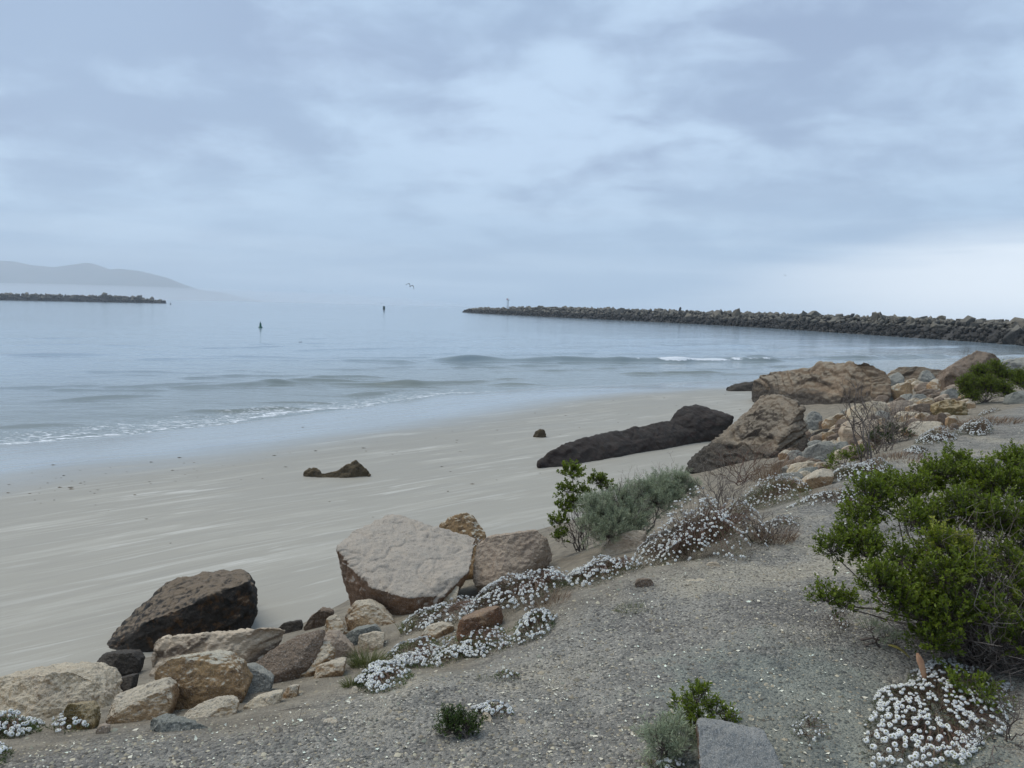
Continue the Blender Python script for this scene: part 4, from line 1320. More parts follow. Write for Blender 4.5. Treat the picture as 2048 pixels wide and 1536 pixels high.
def alyssum(label, x0, x1, ytop, ybot, heads, h=0.12, single=False, mat='mat', depth=None, leafy=12, group=None, size=1.0, dz=0.0, bare=0.0, tilt=None):
    """low flower mound seen between the given pixel bounds"""
    global _hm
    heads = int(heads * 2.3)
    cx = (x0 + x1) / 2
    nb = hit(cx, ybot) if depth is None else at(cx, ybot, depth)
    Dn = depth_of(nb)
    hpx = h * F_PX / Dn
    rx_ = 0.5 * (x1 - x0) / F_PX * Dn
    if depth is None:
        fb = hit(cx, min(ytop + 0.75 * hpx, ybot - 4))
        rd = 0.5 * float(np.hypot(*(fb - nb)[:2]))
        rd = min(max(rd, 0.3 * rx_), 2.2 * rx_)
    else:
        rd = 0.6 * rx_
    D = Dn + rd
    rx = (x1 - x0) / 2 / F_PX * D
    axis = unit(_R * np.array([1, 1, 0]))
    dep = np.array([ray(cx, ybot)[0], ray(cx, ybot)[1], 0.0])
    dep = unit(dep)
    ctr = nb + dep * rd
    ctr = on_ground(ctr, dz) if depth is None else ctr + np.array([0, 0, dz])
    root = empty('alyssum_plant', tuple(ctr))
    tag(root, label, 'flowers', group)

    def surf(n, lo=0.0):
        a = RNG.uniform(0, 2 * math.pi, n)
        q = RNG.uniform(0, 1, n) ** (0.5 - 0.16 * min(1.0, h / max(rx, 0.05)))
        rim = 1 + 0.30 * fbm(np.stack([np.cos(a) * 1.6, np.sin(a) * 1.6, np.full(n, cx)], 1), 3)
        q0 = q
        q = q * rim
        u, v = q * np.cos(a), q * np.sin(a)
        P = ctr + axis * (u * rx)[:, None] + dep * (v * rd)[:, None]
        g = ground(P[:, 0], P[:, 1]) + dz if depth is None else np.full(n, ctr[2])
        dome = np.clip(1 - q0 * q0, 0, 1) ** 0.7
        lump = 1 + 0.5 * vnoise(P * 6.0 + 3)
        P[:, 2] = g + h * dome * lump * RNG.uniform(lo, 1.0, n)
        nrm = unit(axis * (u * 0.9)[:, None] + dep * (v * 0.9)[:, None] + np.array([0, 0, 1.0]) + RNG.normal(size=(n, 3)) * 0.30)
        return P, nrm, g
    # leave natural gaps: heads cluster where a noise field is high
    P, N, g = surf(heads * 3, 0.93)
    keep = np.argsort(-(vnoise(P * 11.0 + cx) + RNG.uniform(-1.5, 1.5, len(P))))[:heads]
    P, N, g = P[keep], N[keep], g[keep]
    P[:, 2] += 0.012
    st = Acc()
    foot = P * 0.45 + ctr * 0.55 + RNG.normal(size=P.shape) * 0.02
    foot[:, 2] = g - 0.005
    midp = (P + foot) / 2 + np.array([0, 0, 0.25 * h]) + RNG.normal(size=P.shape) * 0.006
    st.add(tube_segs(foot, midp, 0.0012, 0.0010, RNG.uniform(0, 1, heads)))
    st.add(tube_segs(midp, P - N * 0.003, 0.0010, 0.0008, RNG.uniform(0, 1, heads)))
    st.build('stems', ML['redstem'], root, tuple(ctr))
    n = int(heads * leafy * 0.6)
    Q, QN, qg = surf(n, 0.25)
    Q[:, 2] = qg + (Q[:, 2] - qg) * 0.86
    d = unit(QN + RNG.normal(size=(n, 3)) * 0.8)
    ln = RNG.uniform(0.010, 0.022, n)
    lf = Acc()
    var = np.clip(0.45 + 0.5 * vnoise(Q * 6.0 + 1.7) + RNG.normal(size=n) * 0.18, 0, 1)
    lf.add(leaf_quads(Q, d, ln, ln * 0.22, var))
    lf.build('foliage', ML[mat], root, tuple(ctr))
    sc = 0.70 * size * RNG.uniform(0.5, 1.3, heads)
    # heads face up and a little outward
    zx = unit(np.cross(N, RNG.normal(size=(heads, 3))))
    zy = np.cross(N, zx)
    if single:
        if _hm is None:
            _hm = mesh_obj('flower_head', HV, HF, M_FLOWER, None, False, {'var': HA})
            _hm_me = _hm.data
            bpy.data.objects.remove(_hm)
            _hm = _hm_me
        for i in range(min(heads, 300)):
            o = bpy.data.objects.new('flower_head', _hm)
            COL.objects.link(o)
            o.parent = root
            m4 = Matrix.Identity(4)
            for r_ in range(3):
                m4[r_][0], m4[r_][1], m4[r_][2] = zx[i, r_] * sc[i], zy[i, r_] * sc[i], N[i, r_] * sc[i]
                m4[r_][3] = P[i, r_] - ctr[r_]
            o.matrix_local = m4
        lo = 300
    else:
        lo = 0
    if heads > lo:
        m_ = heads - lo
        ax = np.stack([zx[lo:], zy[lo:], N[lo:]], 1) * sc[lo:, None, None]
        v = np.einsum('pk,nkc->npc', HV, ax) + P[lo:, None]
        f = (HF[None] + (np.arange(m_) * len(HV))[:, None, None]).reshape(-1, 4)
        o = mesh_obj('flower_heads', v.reshape(-1, 3), f, M_FLOWER, None, False, {'var': np.tile(HA, m_)}, tuple(ctr))
        o.location = (0, 0, 0)
        o.parent = root
        o['kind'] = 'stuff'
    return root


alyssum('white alyssum spreading on the gravel under the big bush', 1735, 2015, 1295, 1540, 300, 0.05, True)
alyssum('tall dome of white alyssum at the path edge beside the grey sage', 1276, 1512, 972, 1124, 430, 0.36, True)
alyssum('white alyssum draped below the tan and pink boulder', 925, 1165, 1085, 1235, 400, 0.15, True)
alyssum('white alyssum beside the pink hollow stone', 1110, 1278, 1070, 1170, 230, 0.12, True)
alyssum('small round clump of white alyssum alone on the gravel slope', 1025, 1115, 1208, 1283, 75, 0.07, True, 'matgreen')
alyssum('lowest trailing alyssum with grass tuft at the gravel edge', 705, 815, 1310, 1385, 120, 0.08, True, 'matgreen')
alyssum('alyssum strip joining the lowest clump to the band above', 765, 880, 1255, 1340, 130, 0.07, True, 'matgreen')
alyssum('alyssum band running below the big flat boulder', 800, 960, 1190, 1275, 170, 0.08, True)
alyssum('alyssum with grass between the rust-ended stone and the gravel', 850, 1010, 1255, 1325, 110, 0.06, True, 'matgreen')
alyssum('few white flowers trailing off along the bare gravel', 930, 1040, 1285, 1312, 22, 0.03, True, 'matgreen', leafy=6)
alyssum('white flowers sprinkled on the ochre peaked boulder', 868, 975, 1042, 1095, 110, 0.05, False, 'mat', depth=8.0, leafy=3, size=0.8)
alyssum('white alyssum in front of the big cream boulder', -60, 84, 1378, 1482, 110, 0.08, True, 'matgreen', leafy=22)
alyssum('thin alyssum sprigs around the mossy ochre rock', 100, 180, 1405, 1470, 18, 0.06, True, 'matgreen', leafy=8)
alyssum('scrap of white alyssum cut off at the gravel corner', -40, 25, 1485, 1530, 22, 0.04, True, 'matgreen')
alyssum('leafy alyssum mound with dark green leaves behind the brown dry clump', 1472, 1612, 945, 1015, 170, 0.22, False, 'matgreen', leafy=26)
alyssum('sparse pale alyssum mat fading into the path', 1590, 1770, 975, 1012, 130, 0.05, False, 'mat', leafy=10)
alyssum('bright white alyssum mat below the split grey boulder', 1655, 1785, 910, 968, 260, 0.14, False, 'matgreen')
alyssum('small low alyssum mat beside the path near the bare shrub', 1808, 1855, 888, 908, 60, 0.07, False)
alyssum('long white alyssum mat edging the path below the tan ledge', 1815, 1925, 858, 892, 190, 0.12, False)
alyssum('white alyssum mound beside the yellowish clump', 1920, 1985, 832, 874, 150, 0.16, False)
alyssum('far alyssum tuft in dry grass by the round green bush', 1955, 2000, 808, 830, 40, 0.12, False)
alyssum('row of white flowers behind the low green shrub', 935, 1035, 1403, 1436, 26, 0.03, True, 'matgreen', leafy=4)
alyssum('few white flowers behind the granite block', 1440, 1480, 1418, 1445, 10, 0.04, True, 'matgreen', leafy=4)
alyssum('few white flowers on bare soil left of the granite block', 1310, 1370, 1512, 1545, 10, 0.03, True, 'matgreen', leafy=4)
alyssum('reddish sprig of tiny flowers on the slate gravel', 1580, 1650, 1425, 1492, 16, 0.02, True, 'mat', leafy=6, size=0.55)
alyssum('tiny pale flowers on the open gravel below the flower band', 985, 1040, 1338, 1362, 9, 0.02, True, 'matgreen', leafy=10, size=0.7)
alyssum('faint alyssum flowers beside the big bush on the path', 1645, 1705, 1215, 1270, 14, 0.02, True, 'mat', leafy=6, size=0.6)
alyssum('flat scatter of white flowers on the path behind the dry clump', 1520, 1600, 1030, 1062, 70, 0.03, False, 'mat', leafy=5, size=0.8)

# ---- bushes
BIG = [(1740, 1005, 52, .55), (1775, 985, 38, .75), (1722, 1045, 34, .45), (1700, 1088, 44, .35), (1664, 1106, 28, .30), (1738, 1112, 42, .25),
       (1652, 1202, 24, .15), (1690, 1214, 22, .1), (1765, 1172, 54, .0), (1805, 1205, 42, -.05), (1870, 962, 50, .75), (1912, 936, 34, .85), (1945, 968, 44, .65),
       (1828, 992, 40, .6), (1985, 978, 56, .55), (2030, 942, 42, .75), (2062, 985, 56, .45), (1930, 1030, 54, .3), (1990, 1048, 56, .2), (2052, 1062, 56, .15),
       (1868, 1050, 40, .35), (1880, 1098, 44, .05, .3), (1925, 1112, 40, .02, .32), (1890, 1162, 54, -.1), (1942, 1150, 36, -.1), (2012, 1132, 40, .0), (1985, 1238, 40, -.2),
       (1862, 1292, 40, -.12), (2045, 1200, 36, -.1, .15), (1945, 1408, 40, -.4), (1810, 1130, 36, .1), (1845, 1235, 42, -.08), (1905, 1240, 44, -.15), (2045, 1290, 44, -.2), (1850, 1190, 40, -.02), (1830, 1050, 36, .3), (2090, 1110, 60, .1), (2100, 1230, 50, -.1)]
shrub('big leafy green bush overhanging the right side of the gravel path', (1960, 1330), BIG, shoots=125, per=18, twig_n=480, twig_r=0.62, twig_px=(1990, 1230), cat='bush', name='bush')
shrub('tall thin leafy shrub with bare stems standing before the sand', (1160, 1085),
      [(1143, 950, 26, 0), (1135, 985, 20, .05), (1128, 1020, 18, 0), (1118, 1048, 18, -.1), (1195, 968, 20, .1), (1215, 978, 14, .15), (1150, 1010, 16, .1), (1170, 985, 12, .1), (1120, 1075, 14, -.1)],
      leaf=(0.030, 0.016), shoots=60, per=15, twig_n=60, twig_r=0.4, twig_px=(1165, 1040), depth=8.2)
shrub('small upright leafy shrub behind the granite block', (1395, 1470),
      [(1362, 1420, 22, .05), (1395, 1405, 24, .05), (1430, 1425, 22, .05), (1395, 1445, 30, 0), (1448, 1440, 14, .05), (1370, 1450, 20, 0), (1405, 1390, 12, .06)],
      leaf=(0.020, 0.007), shoots=120, per=15, shoot_len=(0.03, 0.06))
shrub('low dark green shrub alone on the gravel', (915, 1468), [(900, 1440, 24, 0), (930, 1448, 28, 0), (910, 1455, 26, -.02), (950, 1456, 16, 0), (893, 1458, 16, 0)],
      mat='coyote_deep', leaf=(0.016, 0.005), shoots=170, per=15, shoot_len=(0.02, 0.045))
shrub('round dark green bush at the far path edge', (1968, 806),
      [(1935, 770, 26, 0), (1960, 748, 24, .3), (1990, 738, 22, .4), (2010, 755, 20, .2), (1975, 775, 30, -.1), (2005, 780, 24, -.1), (1945, 795, 18, -.2), (1930, 785, 14, 0), (2018, 790, 12, 0)],
      mat='coyote', leaf=(0.036, 0.018), shoots=44, per=14, shoot_len=(0.06, 0.14), thin=2.0, twig_n=40, twig_r=0.5, cat='bush', name='bush')
shrub('dark green bush beyond the round bush, beside the smooth grey boulder', (2050, 790), [(2040, 765, 22, .4), (2060, 752, 22, .5), (2080, 770, 26, .3), (2030, 750, 14, .5)],
      mat='coyote', leaf=(0.04, 0.02), shoots=40, per=14, shoot_len=(0.06, 0.14), thin=2.0, cat='bush', name='bush')
shrub('low bright green shrub under the bare shrub beside the white mat', (1690, 930),
      [(1668, 922, 14, 0), (1685, 915, 14, .1), (1710, 908, 18, .3), (1725, 903, 14, .4), (1660, 930, 10, -.1)], leaf=(0.03, 0.014), shoots=30, per=14)
shrub('dark leafy scrub tangled with bare stems beside the pinkish boulder', (1780, 888), [(1765, 868, 18, 0), (1790, 862, 18, .1), (1805, 872, 16, 0), (1775, 882, 14, -.1), (1745, 880, 12, 0)],
      mat='coyote_deep', leaf=(0.034, 0.015), shoots=20, per=12, thin=1.6, twig_n=90, twig_r=0.7, twig_px=(1775, 855))
# grey sage
SG = dict(mat='sage', leaf=(0.030, 0.0030), per=40, shoot_len=(0.06, 0.12), cat='sage bush', name='sage_bush')
shrub('feathery grey-green sage bush spreading behind the alyssum dome', (1260, 1085),
      [(1205, 1030, 40, 0), (1240, 1010, 42, .2), (1280, 995, 40, .4), (1320, 980, 38, .6), (1350, 968, 32, .8), (1230, 1050, 36, -.1), (1270, 1035, 36, .1), (1185, 1060, 30, -.1), (1310, 1010, 38, .4), (1180, 1020, 30, .1), (1215, 1075, 30, -.2), (1370, 985, 30, .8), (1265, 1060, 34, 0), (1340, 1000, 34, .6)],
      shoots=75, twig_n=60, twig_r=0.35, twig_px=(1250, 1010), depth=7.4, **SG)
shrub('small grey-green sage tuft left of the granite block', (1335, 1520), [(1310, 1480, 28, 0), (1340, 1465, 26, .05), (1360, 1485, 26, 0), (1325, 1500, 30, -.03), (1365, 1505, 18, -.03)],
      mat='sage', leaf=(0.030, 0.0022), per=30, shoot_len=(0.03, 0.07), shoots=130, cat='sage bush', name='sage_bush')
shrub('dim grey-green sage sprigs at the foot of the big bush', (1735, 1290), [(1740, 1262, 20, 0), (1770, 1275, 20, 0), (1790, 1295, 18, -.03)],
      mat='sage', leaf=(0.024, 0.002), per=22, shoot_len=(0.03, 0.06), shoots=50, cat='sage bush', name='sage_bush')
# dead and dry
bare_shrub('thin dead twigs rising above the grey sage bush', (1290, 1040), [(1255, 965, .3), (1285, 950, .4), (1310, 955, .4), (1325, 935, .5), (1345, 950, .6), (1235, 985, .2), (1365, 945, .6), (1270, 940, .4)],
           r0=0.005, fork=3, spread=0.3)
bare_shrub('grey brown tangle of dead stems behind the alyssum dome', (1450, 1040),
           [(x, y, RNG.uniform(-.1, .5)) for x, y in ((1390, 955), (1410, 945), (1430, 935), (1445, 950), (1460, 942), (1475, 955), (1490, 960), (1420, 970), (1440, 985), (1465, 985), (1400, 985), (1500, 985),
                                                      (1480, 1005), (1510, 1010), (1455, 925), (1425, 1000))], r0=0.006, fork=5, spread=0.4)
bare_shrub('low bundle of dry brown stems lying beside the path', (1525, 1085), [(x, y, RNG.uniform(-.2, .2)) for x, y in ((1480, 1050), (1500, 1040), (1520, 1035), (1545, 1045), (1565, 1055), (1578, 1070),
                                                                                                               (1580, 1085), (1490, 1070), (1555, 1075), (1530, 1060))], r0=0.006, fork=6, spread=0.5)
tuft('fuzzy dry tan grass beside the path at the stem bundle', (1545, 1080), 42, 520, 0.16, 'dry', 0.7, width=0.0022)
bare_shrub('reddish brown dead brush in front of the layered outcrop', (1490, 965),
           [(x, y, RNG.uniform(-.2, .6)) for x, y in ((1440, 915), (1460, 905), (1480, 915), (1500, 900), (1520, 895), (1540, 905), (1560, 915), (1450, 935), (1470, 930), (1510, 925), (1535, 930), (1572, 925), (1425, 945))],
           'redstem', r0=0.008, fork=5, spread=0.45)
tuft('orange tan dry grass at the foot of the layered outcrop', (1555, 952), 45, 420, 0.32, 'dry', 0.6, width=0.005)
bare_shrub('tall leafless shrub with upright crown growing from the rubble', (1735, 925), [(1690, 790, .3), (1700, 775, .3), (1705, 765, .4), (1715, 780, .4), (1722, 790, .2), (1725, 800, .5), (1685, 805, .2)],
           r0=0.011, fork=6, spread=0.20)
bare_shrub('spreading leafless scrub beside the path behind the white mat', (1765, 905),
           [(x, y, RNG.uniform(-.3, .6)) for x, y in ((1740, 820), (1755, 810), (1770, 815), (1785, 830), (1800, 835), (1815, 845), (1830, 830), (1748, 850), (1765, 850), (1795, 860), (1815, 870), (1845, 835), (1725, 850))],
           r0=0.007, fork=4, spread=0.32, nsub=3)
bare_shrub('small dead brush on the shoulder of the peaked boulder', (1935, 775), [(1925, 715, 0), (1935, 708, 0), (1945, 712, .1), (1955, 722, .1), (1918, 728, 0), (1940, 725, .1)], r0=0.012, fork=5, spread=0.35)
bare_shrub('dead brown stems trailing below the big bush', (2010, 1480),
           [(x, y, RNG.uniform(-.3, .1)) for x, y in ((1940, 1480), (1960, 1510), (1985, 1535), (2010, 1545), (2050, 1500), (2070, 1460), (1965, 1440), (2030, 1420), (2000, 1390), (2060, 1370), (1920, 1520), (2045, 1540))],
           r0=0.0035, fork=6, spread=0.45)
tuft('brown stem clump inside the alyssum below the pink boulder', (1095, 1205), 42, 360, 0.10, 'dry', 0.8, width=0.002)
tuft('pale green grass tuft beside the lowest alyssum', (735, 1330), 30, 420, 0.13, 'grass', 0.7, width=0.003)
tuft('green grass at the corner of the lowest alyssum', (705, 1372), 14, 150, 0.08, 'grass', 0.6, width=0.003)
tuft('green grass sprouting through the alyssum band', (945, 1300), 30, 240, 0.09, 'grass', 0.5, width=0.003)
tuft('feathery seed heads at the edge of the big flat boulder', (815, 1262), 14, 70, 0.13, 'grass', 0.5, width=0.003)
tuft('short sparse grass tuft on the open gravel', (1262, 1220), 28, 150, 0.06, 'grass', 0.9, width=0.002)
tuft('thin grass sprig on the gravel below the flower band', (968, 1358), 14, 40, 0.04, 'grass', 0.9, width=0.002)
tuft('dry grass patch on the far path edge by the yellowish clump', (1975, 845), 60, 500, 0.14, 'dry', 0.9, width=0.008, ry=0.7)
tuft('dry tan grass beside the long path-side alyssum mat', (1790, 915), 50, 400, 0.10, 'dry', 0.9, width=0.006, ry=0.5)
tuft('dry grass among the sparse pale alyssum', (1690, 990), 70, 420, 0.07, 'dry', 0.9, width=0.004, ry=0.35)
tuft('few green grass blades at the foot of the granite block', (1320, 1535), 22, 60, 0.07, 'grass', 0.7, width=0.003)

# fallen leaves under the big bush
def big_leaf(label, px, py, length, width, ang, mat, dz):
    b = on_ground(hit(px, py), dz)
    n = 7
    t = np.linspace(0, 1, n)
    wv = width * np.sin(np.pi * np.clip(t, 0.04, 0.96)) ** 0.8 * (1 + 0.18 * np.cos(t * 30))
    c, s = math.cos(ang), math.sin(ang)
    V = []
    for tt, ww in zip(t, wv):
        for k in (-1, 0, 1):
            x, y = (tt - .5) * length, k * ww * 0.5
            V.append((x * c - y * s, x * s * 0.5 + y * c, (tt - .5) * length * s * 0.85 + 0.004 + 0.006 * abs(k) + 0.012 * math.sin(tt * 3)))
    Fq = []
    for i in range(n - 1):
        for k in range(2):
            a = i * 3 + k
            Fq.append((a, a + 1, a + 4, a + 3))
    o = mesh_obj('fallen_leaf', V, Fq, mat)
    o.location = tuple(b)
    md = o.modifiers.new('thick', 'SOLIDIFY')
    md.thickness = 0.0012
    tag(o, label, 'leaf')


big_leaf('dry orange-brown leaf caught upright in the alyssum under the bush', 1840, 1372, 0.13, 0.035, math.radians(96), mat_plain('dry_orange_leaf', (0.34, 0.17, 0.09), 0.7, (0.42, 0.24, 0.13), 40), 0.07)
big_leaf('yellow-green lobed leaf lying under the bush', 1795, 1340, 0.10, 0.03, math.radians(150), mat_plain('yellow_green_leaf', (0.22, 0.20, 0.05), 0.6, (0.30, 0.24, 0.07), 40), 0.08)

# ------------------------------------------------------------------ loose stones and shell on the path
def scatter_band(n, px_rng, py_rng):
    """positions on the flat gravel, denser close by"""
    d = 2.0 + 12.0 * RNG.uniform(0, 1, n) ** 2.2
    a = RNG.uniform(-0.75, 0.75, n)
    x, y = d * np.sin(a), d * np.cos(a)
    z, ed, _ = emb_z(x, y)
    k = (ed > -0.25) | (RNG.uniform(0, 1, n) < 0.25) & (ed > -1.5)
    return x[k], y[k], z[k], d[k]


def mat_var(name, stops):
    m, t = new_mat(name)
    v = t.n('ShaderNodeAttribute', attribute_name='var').outputs['Fac']
    r = t.n('ShaderNodeValToRGB', {0: v})
    e = r.color_ramp.elements
    e[0].position, e[0].color = 0.0, (*stops[0], 1)
    e[1].position, e[1].color = 1.0, (*stops[-1], 1)
    for i, s in enumerate(stops[1:-1]):
        q = e.new((i + 1) / (len(stops) - 1))
        q.color = (*s, 1)
    b = t.n('ShaderNodeBsdfPrincipled', {'Base Color': r.outputs[0], 'Roughness': 0.8, 'Specular IOR Level': 0.3})
    finish(t, b.outputs[0])
    return m


x, y, z, d = scatter_band(52000, 0, 0)
n = len(x)
sz = RNG.lognormal(math.log(0.0034), 0.5, n) * (1 + 0.05 * d)
sz = np.minimum(sz, 0.017)
base8 = np.array([(1, 0, 0), (-1, 0, 0), (0, 1, 0), (0, -1, 0), (0, 0, 0.7), (0, 0, -0.7)], float)
oct_f = np.array([(0, 2, 4), (2, 1, 4), (1, 3, 4), (3, 0, 4)])
rot = RNG.uniform(0, 2 * math.pi, n)
V8 = base8[None] * sz[:, None, None] * RNG.uniform(0.55, 1.3, (n, 6, 1))
cr, sr = np.cos(rot)[:, None], np.sin(rot)[:, None]
V8 = np.stack([V8[..., 0] * cr - V8[..., 1] * sr, V8[..., 0] * sr + V8[..., 1] * cr, V8[..., 2]], -1)
V8 = V8 + np.stack([x, y, z + sz * 0.1], 1)[:, None]
f8 = (oct_f[None] + (np.arange(n) * 6)[:, None, None]).reshape(-1, 3)
peb = mesh_obj('gravel', V8.reshape(-1, 3), f8, mat_var('gravel_stones', [rgb(82, 79, 76), rgb(120, 116, 109), rgb(146, 138, 126), rgb(168, 160, 147), rgb(126, 132, 128), rgb(192, 186, 173)]),
               None, False, {'var': np.repeat(RNG.uniform(0, 1, n), 6)})
tag(peb, 'loose grey and tan gravel covering the path', 'gravel', kind='stuff')

x, y, z, d = scatter_band(9500, 0, 0)
n = len(x)
sz = RNG.lognormal(math.log(0.0048), 0.42, n) * (1 + 0.05 * d)
sz = np.minimum(sz, 0.016)
u = rdir(n) * np.array([1, 1, 0.25])
u = unit(u)
s = unit(np.cross(u, np.array([0, 0, 1.0]) + RNG.normal(size=(n, 3)) * 0.35))
c = np.stack([x, y, z + 0.005], 1)
nr = np.cross(u, s)
k = sz[:, None]
Vs = np.stack([c - u * k, c - s * k * 0.55 + nr * k * 0.2, c + u * k * 0.9, c + s * k * 0.6 + nr * k * 0.25, c + nr * k * 0.42], 1).reshape(-1, 3)
i = np.arange(n)[:, None] * 5
fs = np.concatenate([i + np.array([[0, 1, 4]]), i + np.array([[1, 2, 4]]), i + np.array([[2, 3, 4]]), i + np.array([[3, 0, 4]])])
sh = mesh_obj('shell_fragments', Vs, fs, mat_var('broken_shell', [rgb(188, 182, 172), rgb(226, 224, 218), rgb(240, 240, 238)]), None, False, {'var': np.repeat(RNG.uniform(0, 1, n), 5)})
tag(sh, 'bleached white shell fragments strewn over the path', 'shells', kind='stuff')

# wrack and pebbles on the beach
n = 170
px = RNG.uniform(0, 1500, n)
t_ = RNG.uniform(0, 1, n)
py = 990 - 0.13 * px + RNG.normal(size=n) * 26 + np.where(RNG.uniform(0, 1, n) < 0.15, 120 * t_, 0)
P = np.array([on_z(a, b, 0.55) for a, b in zip(px, py)])
P[:, 2] = sand_z(P[:, 0], P[:, 1])[0]
sz = RNG.lognormal(math.log(0.015), 0.5, n)
V8 = base8[None] * sz[:, None, None] * RNG.uniform(0.6, 1.6, (n, 6, 1)) * np.array([1.8, 1, 0.5])
V8 = V8 + (P + np.array([0, 0, 0.004]))[:, None]
f8 = (oct_f[None] + (np.arange(n) * 6)[:, None, None]).reshape(-1, 3)
wr = mesh_obj('beach_pebbles', V8.reshape(-1, 3), f8, mat_var('dark_wrack', [rgb(40, 36, 32), rgb(70, 62, 52), rgb(96, 84, 70)]), None, False, {'var': np.repeat(RNG.uniform(0, 1, n), 6)})
tag(wr, 'small dark pebbles and weed scraps dotted along the wet sand', 'pebbles', kind='stuff')


# twigs and litter on the path
x, y, z, d = scatter_band(420, 0, 0)
n = len(x)
a = RNG.uniform(0, 2 * math.pi, n)
L = RNG.lognormal(math.log(0.045), 0.5, n)
A = np.stack([x, y, z + 0.006], 1)
Bm = A + np.stack([np.cos(a) * L, np.sin(a) * L, RNG.uniform(-0.001, 0.008, n)], 1)
Bm[:, 2] = np.maximum(Bm[:, 2], emb_z(Bm[:, 0], Bm[:, 1])[0] + 0.004)
v, f, va = tube_segs(A, Bm, 0.0016, 0.0010, RNG.uniform(0, 1, n))
lt = mesh_obj('twig_litter', v, f, ML['twig'], None, False, {'var': va})
tag(lt, 'dry twig scraps littering the gravel path', 'litter', kind='stuff')

# ================================================================== JETTIES, MARKS, BIRDS
def stone_base(seed, n=11):
    r = random.Random(seed)
    bm = bmesh.new()
    for _ in range(n):
        v = Vector((r.gauss(0, 1), r.gauss(0, 1), r.gauss(0, 1))).normalized()
        bm.verts.new(v * r.uniform(0.75, 1.1))
    bmesh.ops.convex_hull(bm, input=bm.verts)
    bmesh.ops.delete(bm, geom=[v for v in bm.verts if not v.link_faces], context='VERTS')
    bmesh.ops.triangulate(bm, faces=bm.faces)
    bm.verts.index_update()
    V = np.array([tuple(v.co) for v in bm.verts])
    F_ = np.array([[v.index for v in f.verts] for f in bm.faces])
    bm.free()
    return V, F_


BASES = [stone_base(100 + k, 10 + k % 4) for k in range(10)]
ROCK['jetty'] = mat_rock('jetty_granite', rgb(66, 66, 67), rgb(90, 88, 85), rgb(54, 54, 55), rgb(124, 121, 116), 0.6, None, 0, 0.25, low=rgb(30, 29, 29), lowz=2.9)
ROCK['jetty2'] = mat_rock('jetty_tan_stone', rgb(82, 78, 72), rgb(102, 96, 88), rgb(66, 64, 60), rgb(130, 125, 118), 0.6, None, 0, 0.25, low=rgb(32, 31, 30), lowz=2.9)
M_CORE = mat_plain('jetty_core', (0.035, 0.034, 0.033), 0.9, (0.06, 0.056, 0.052), 0.5)


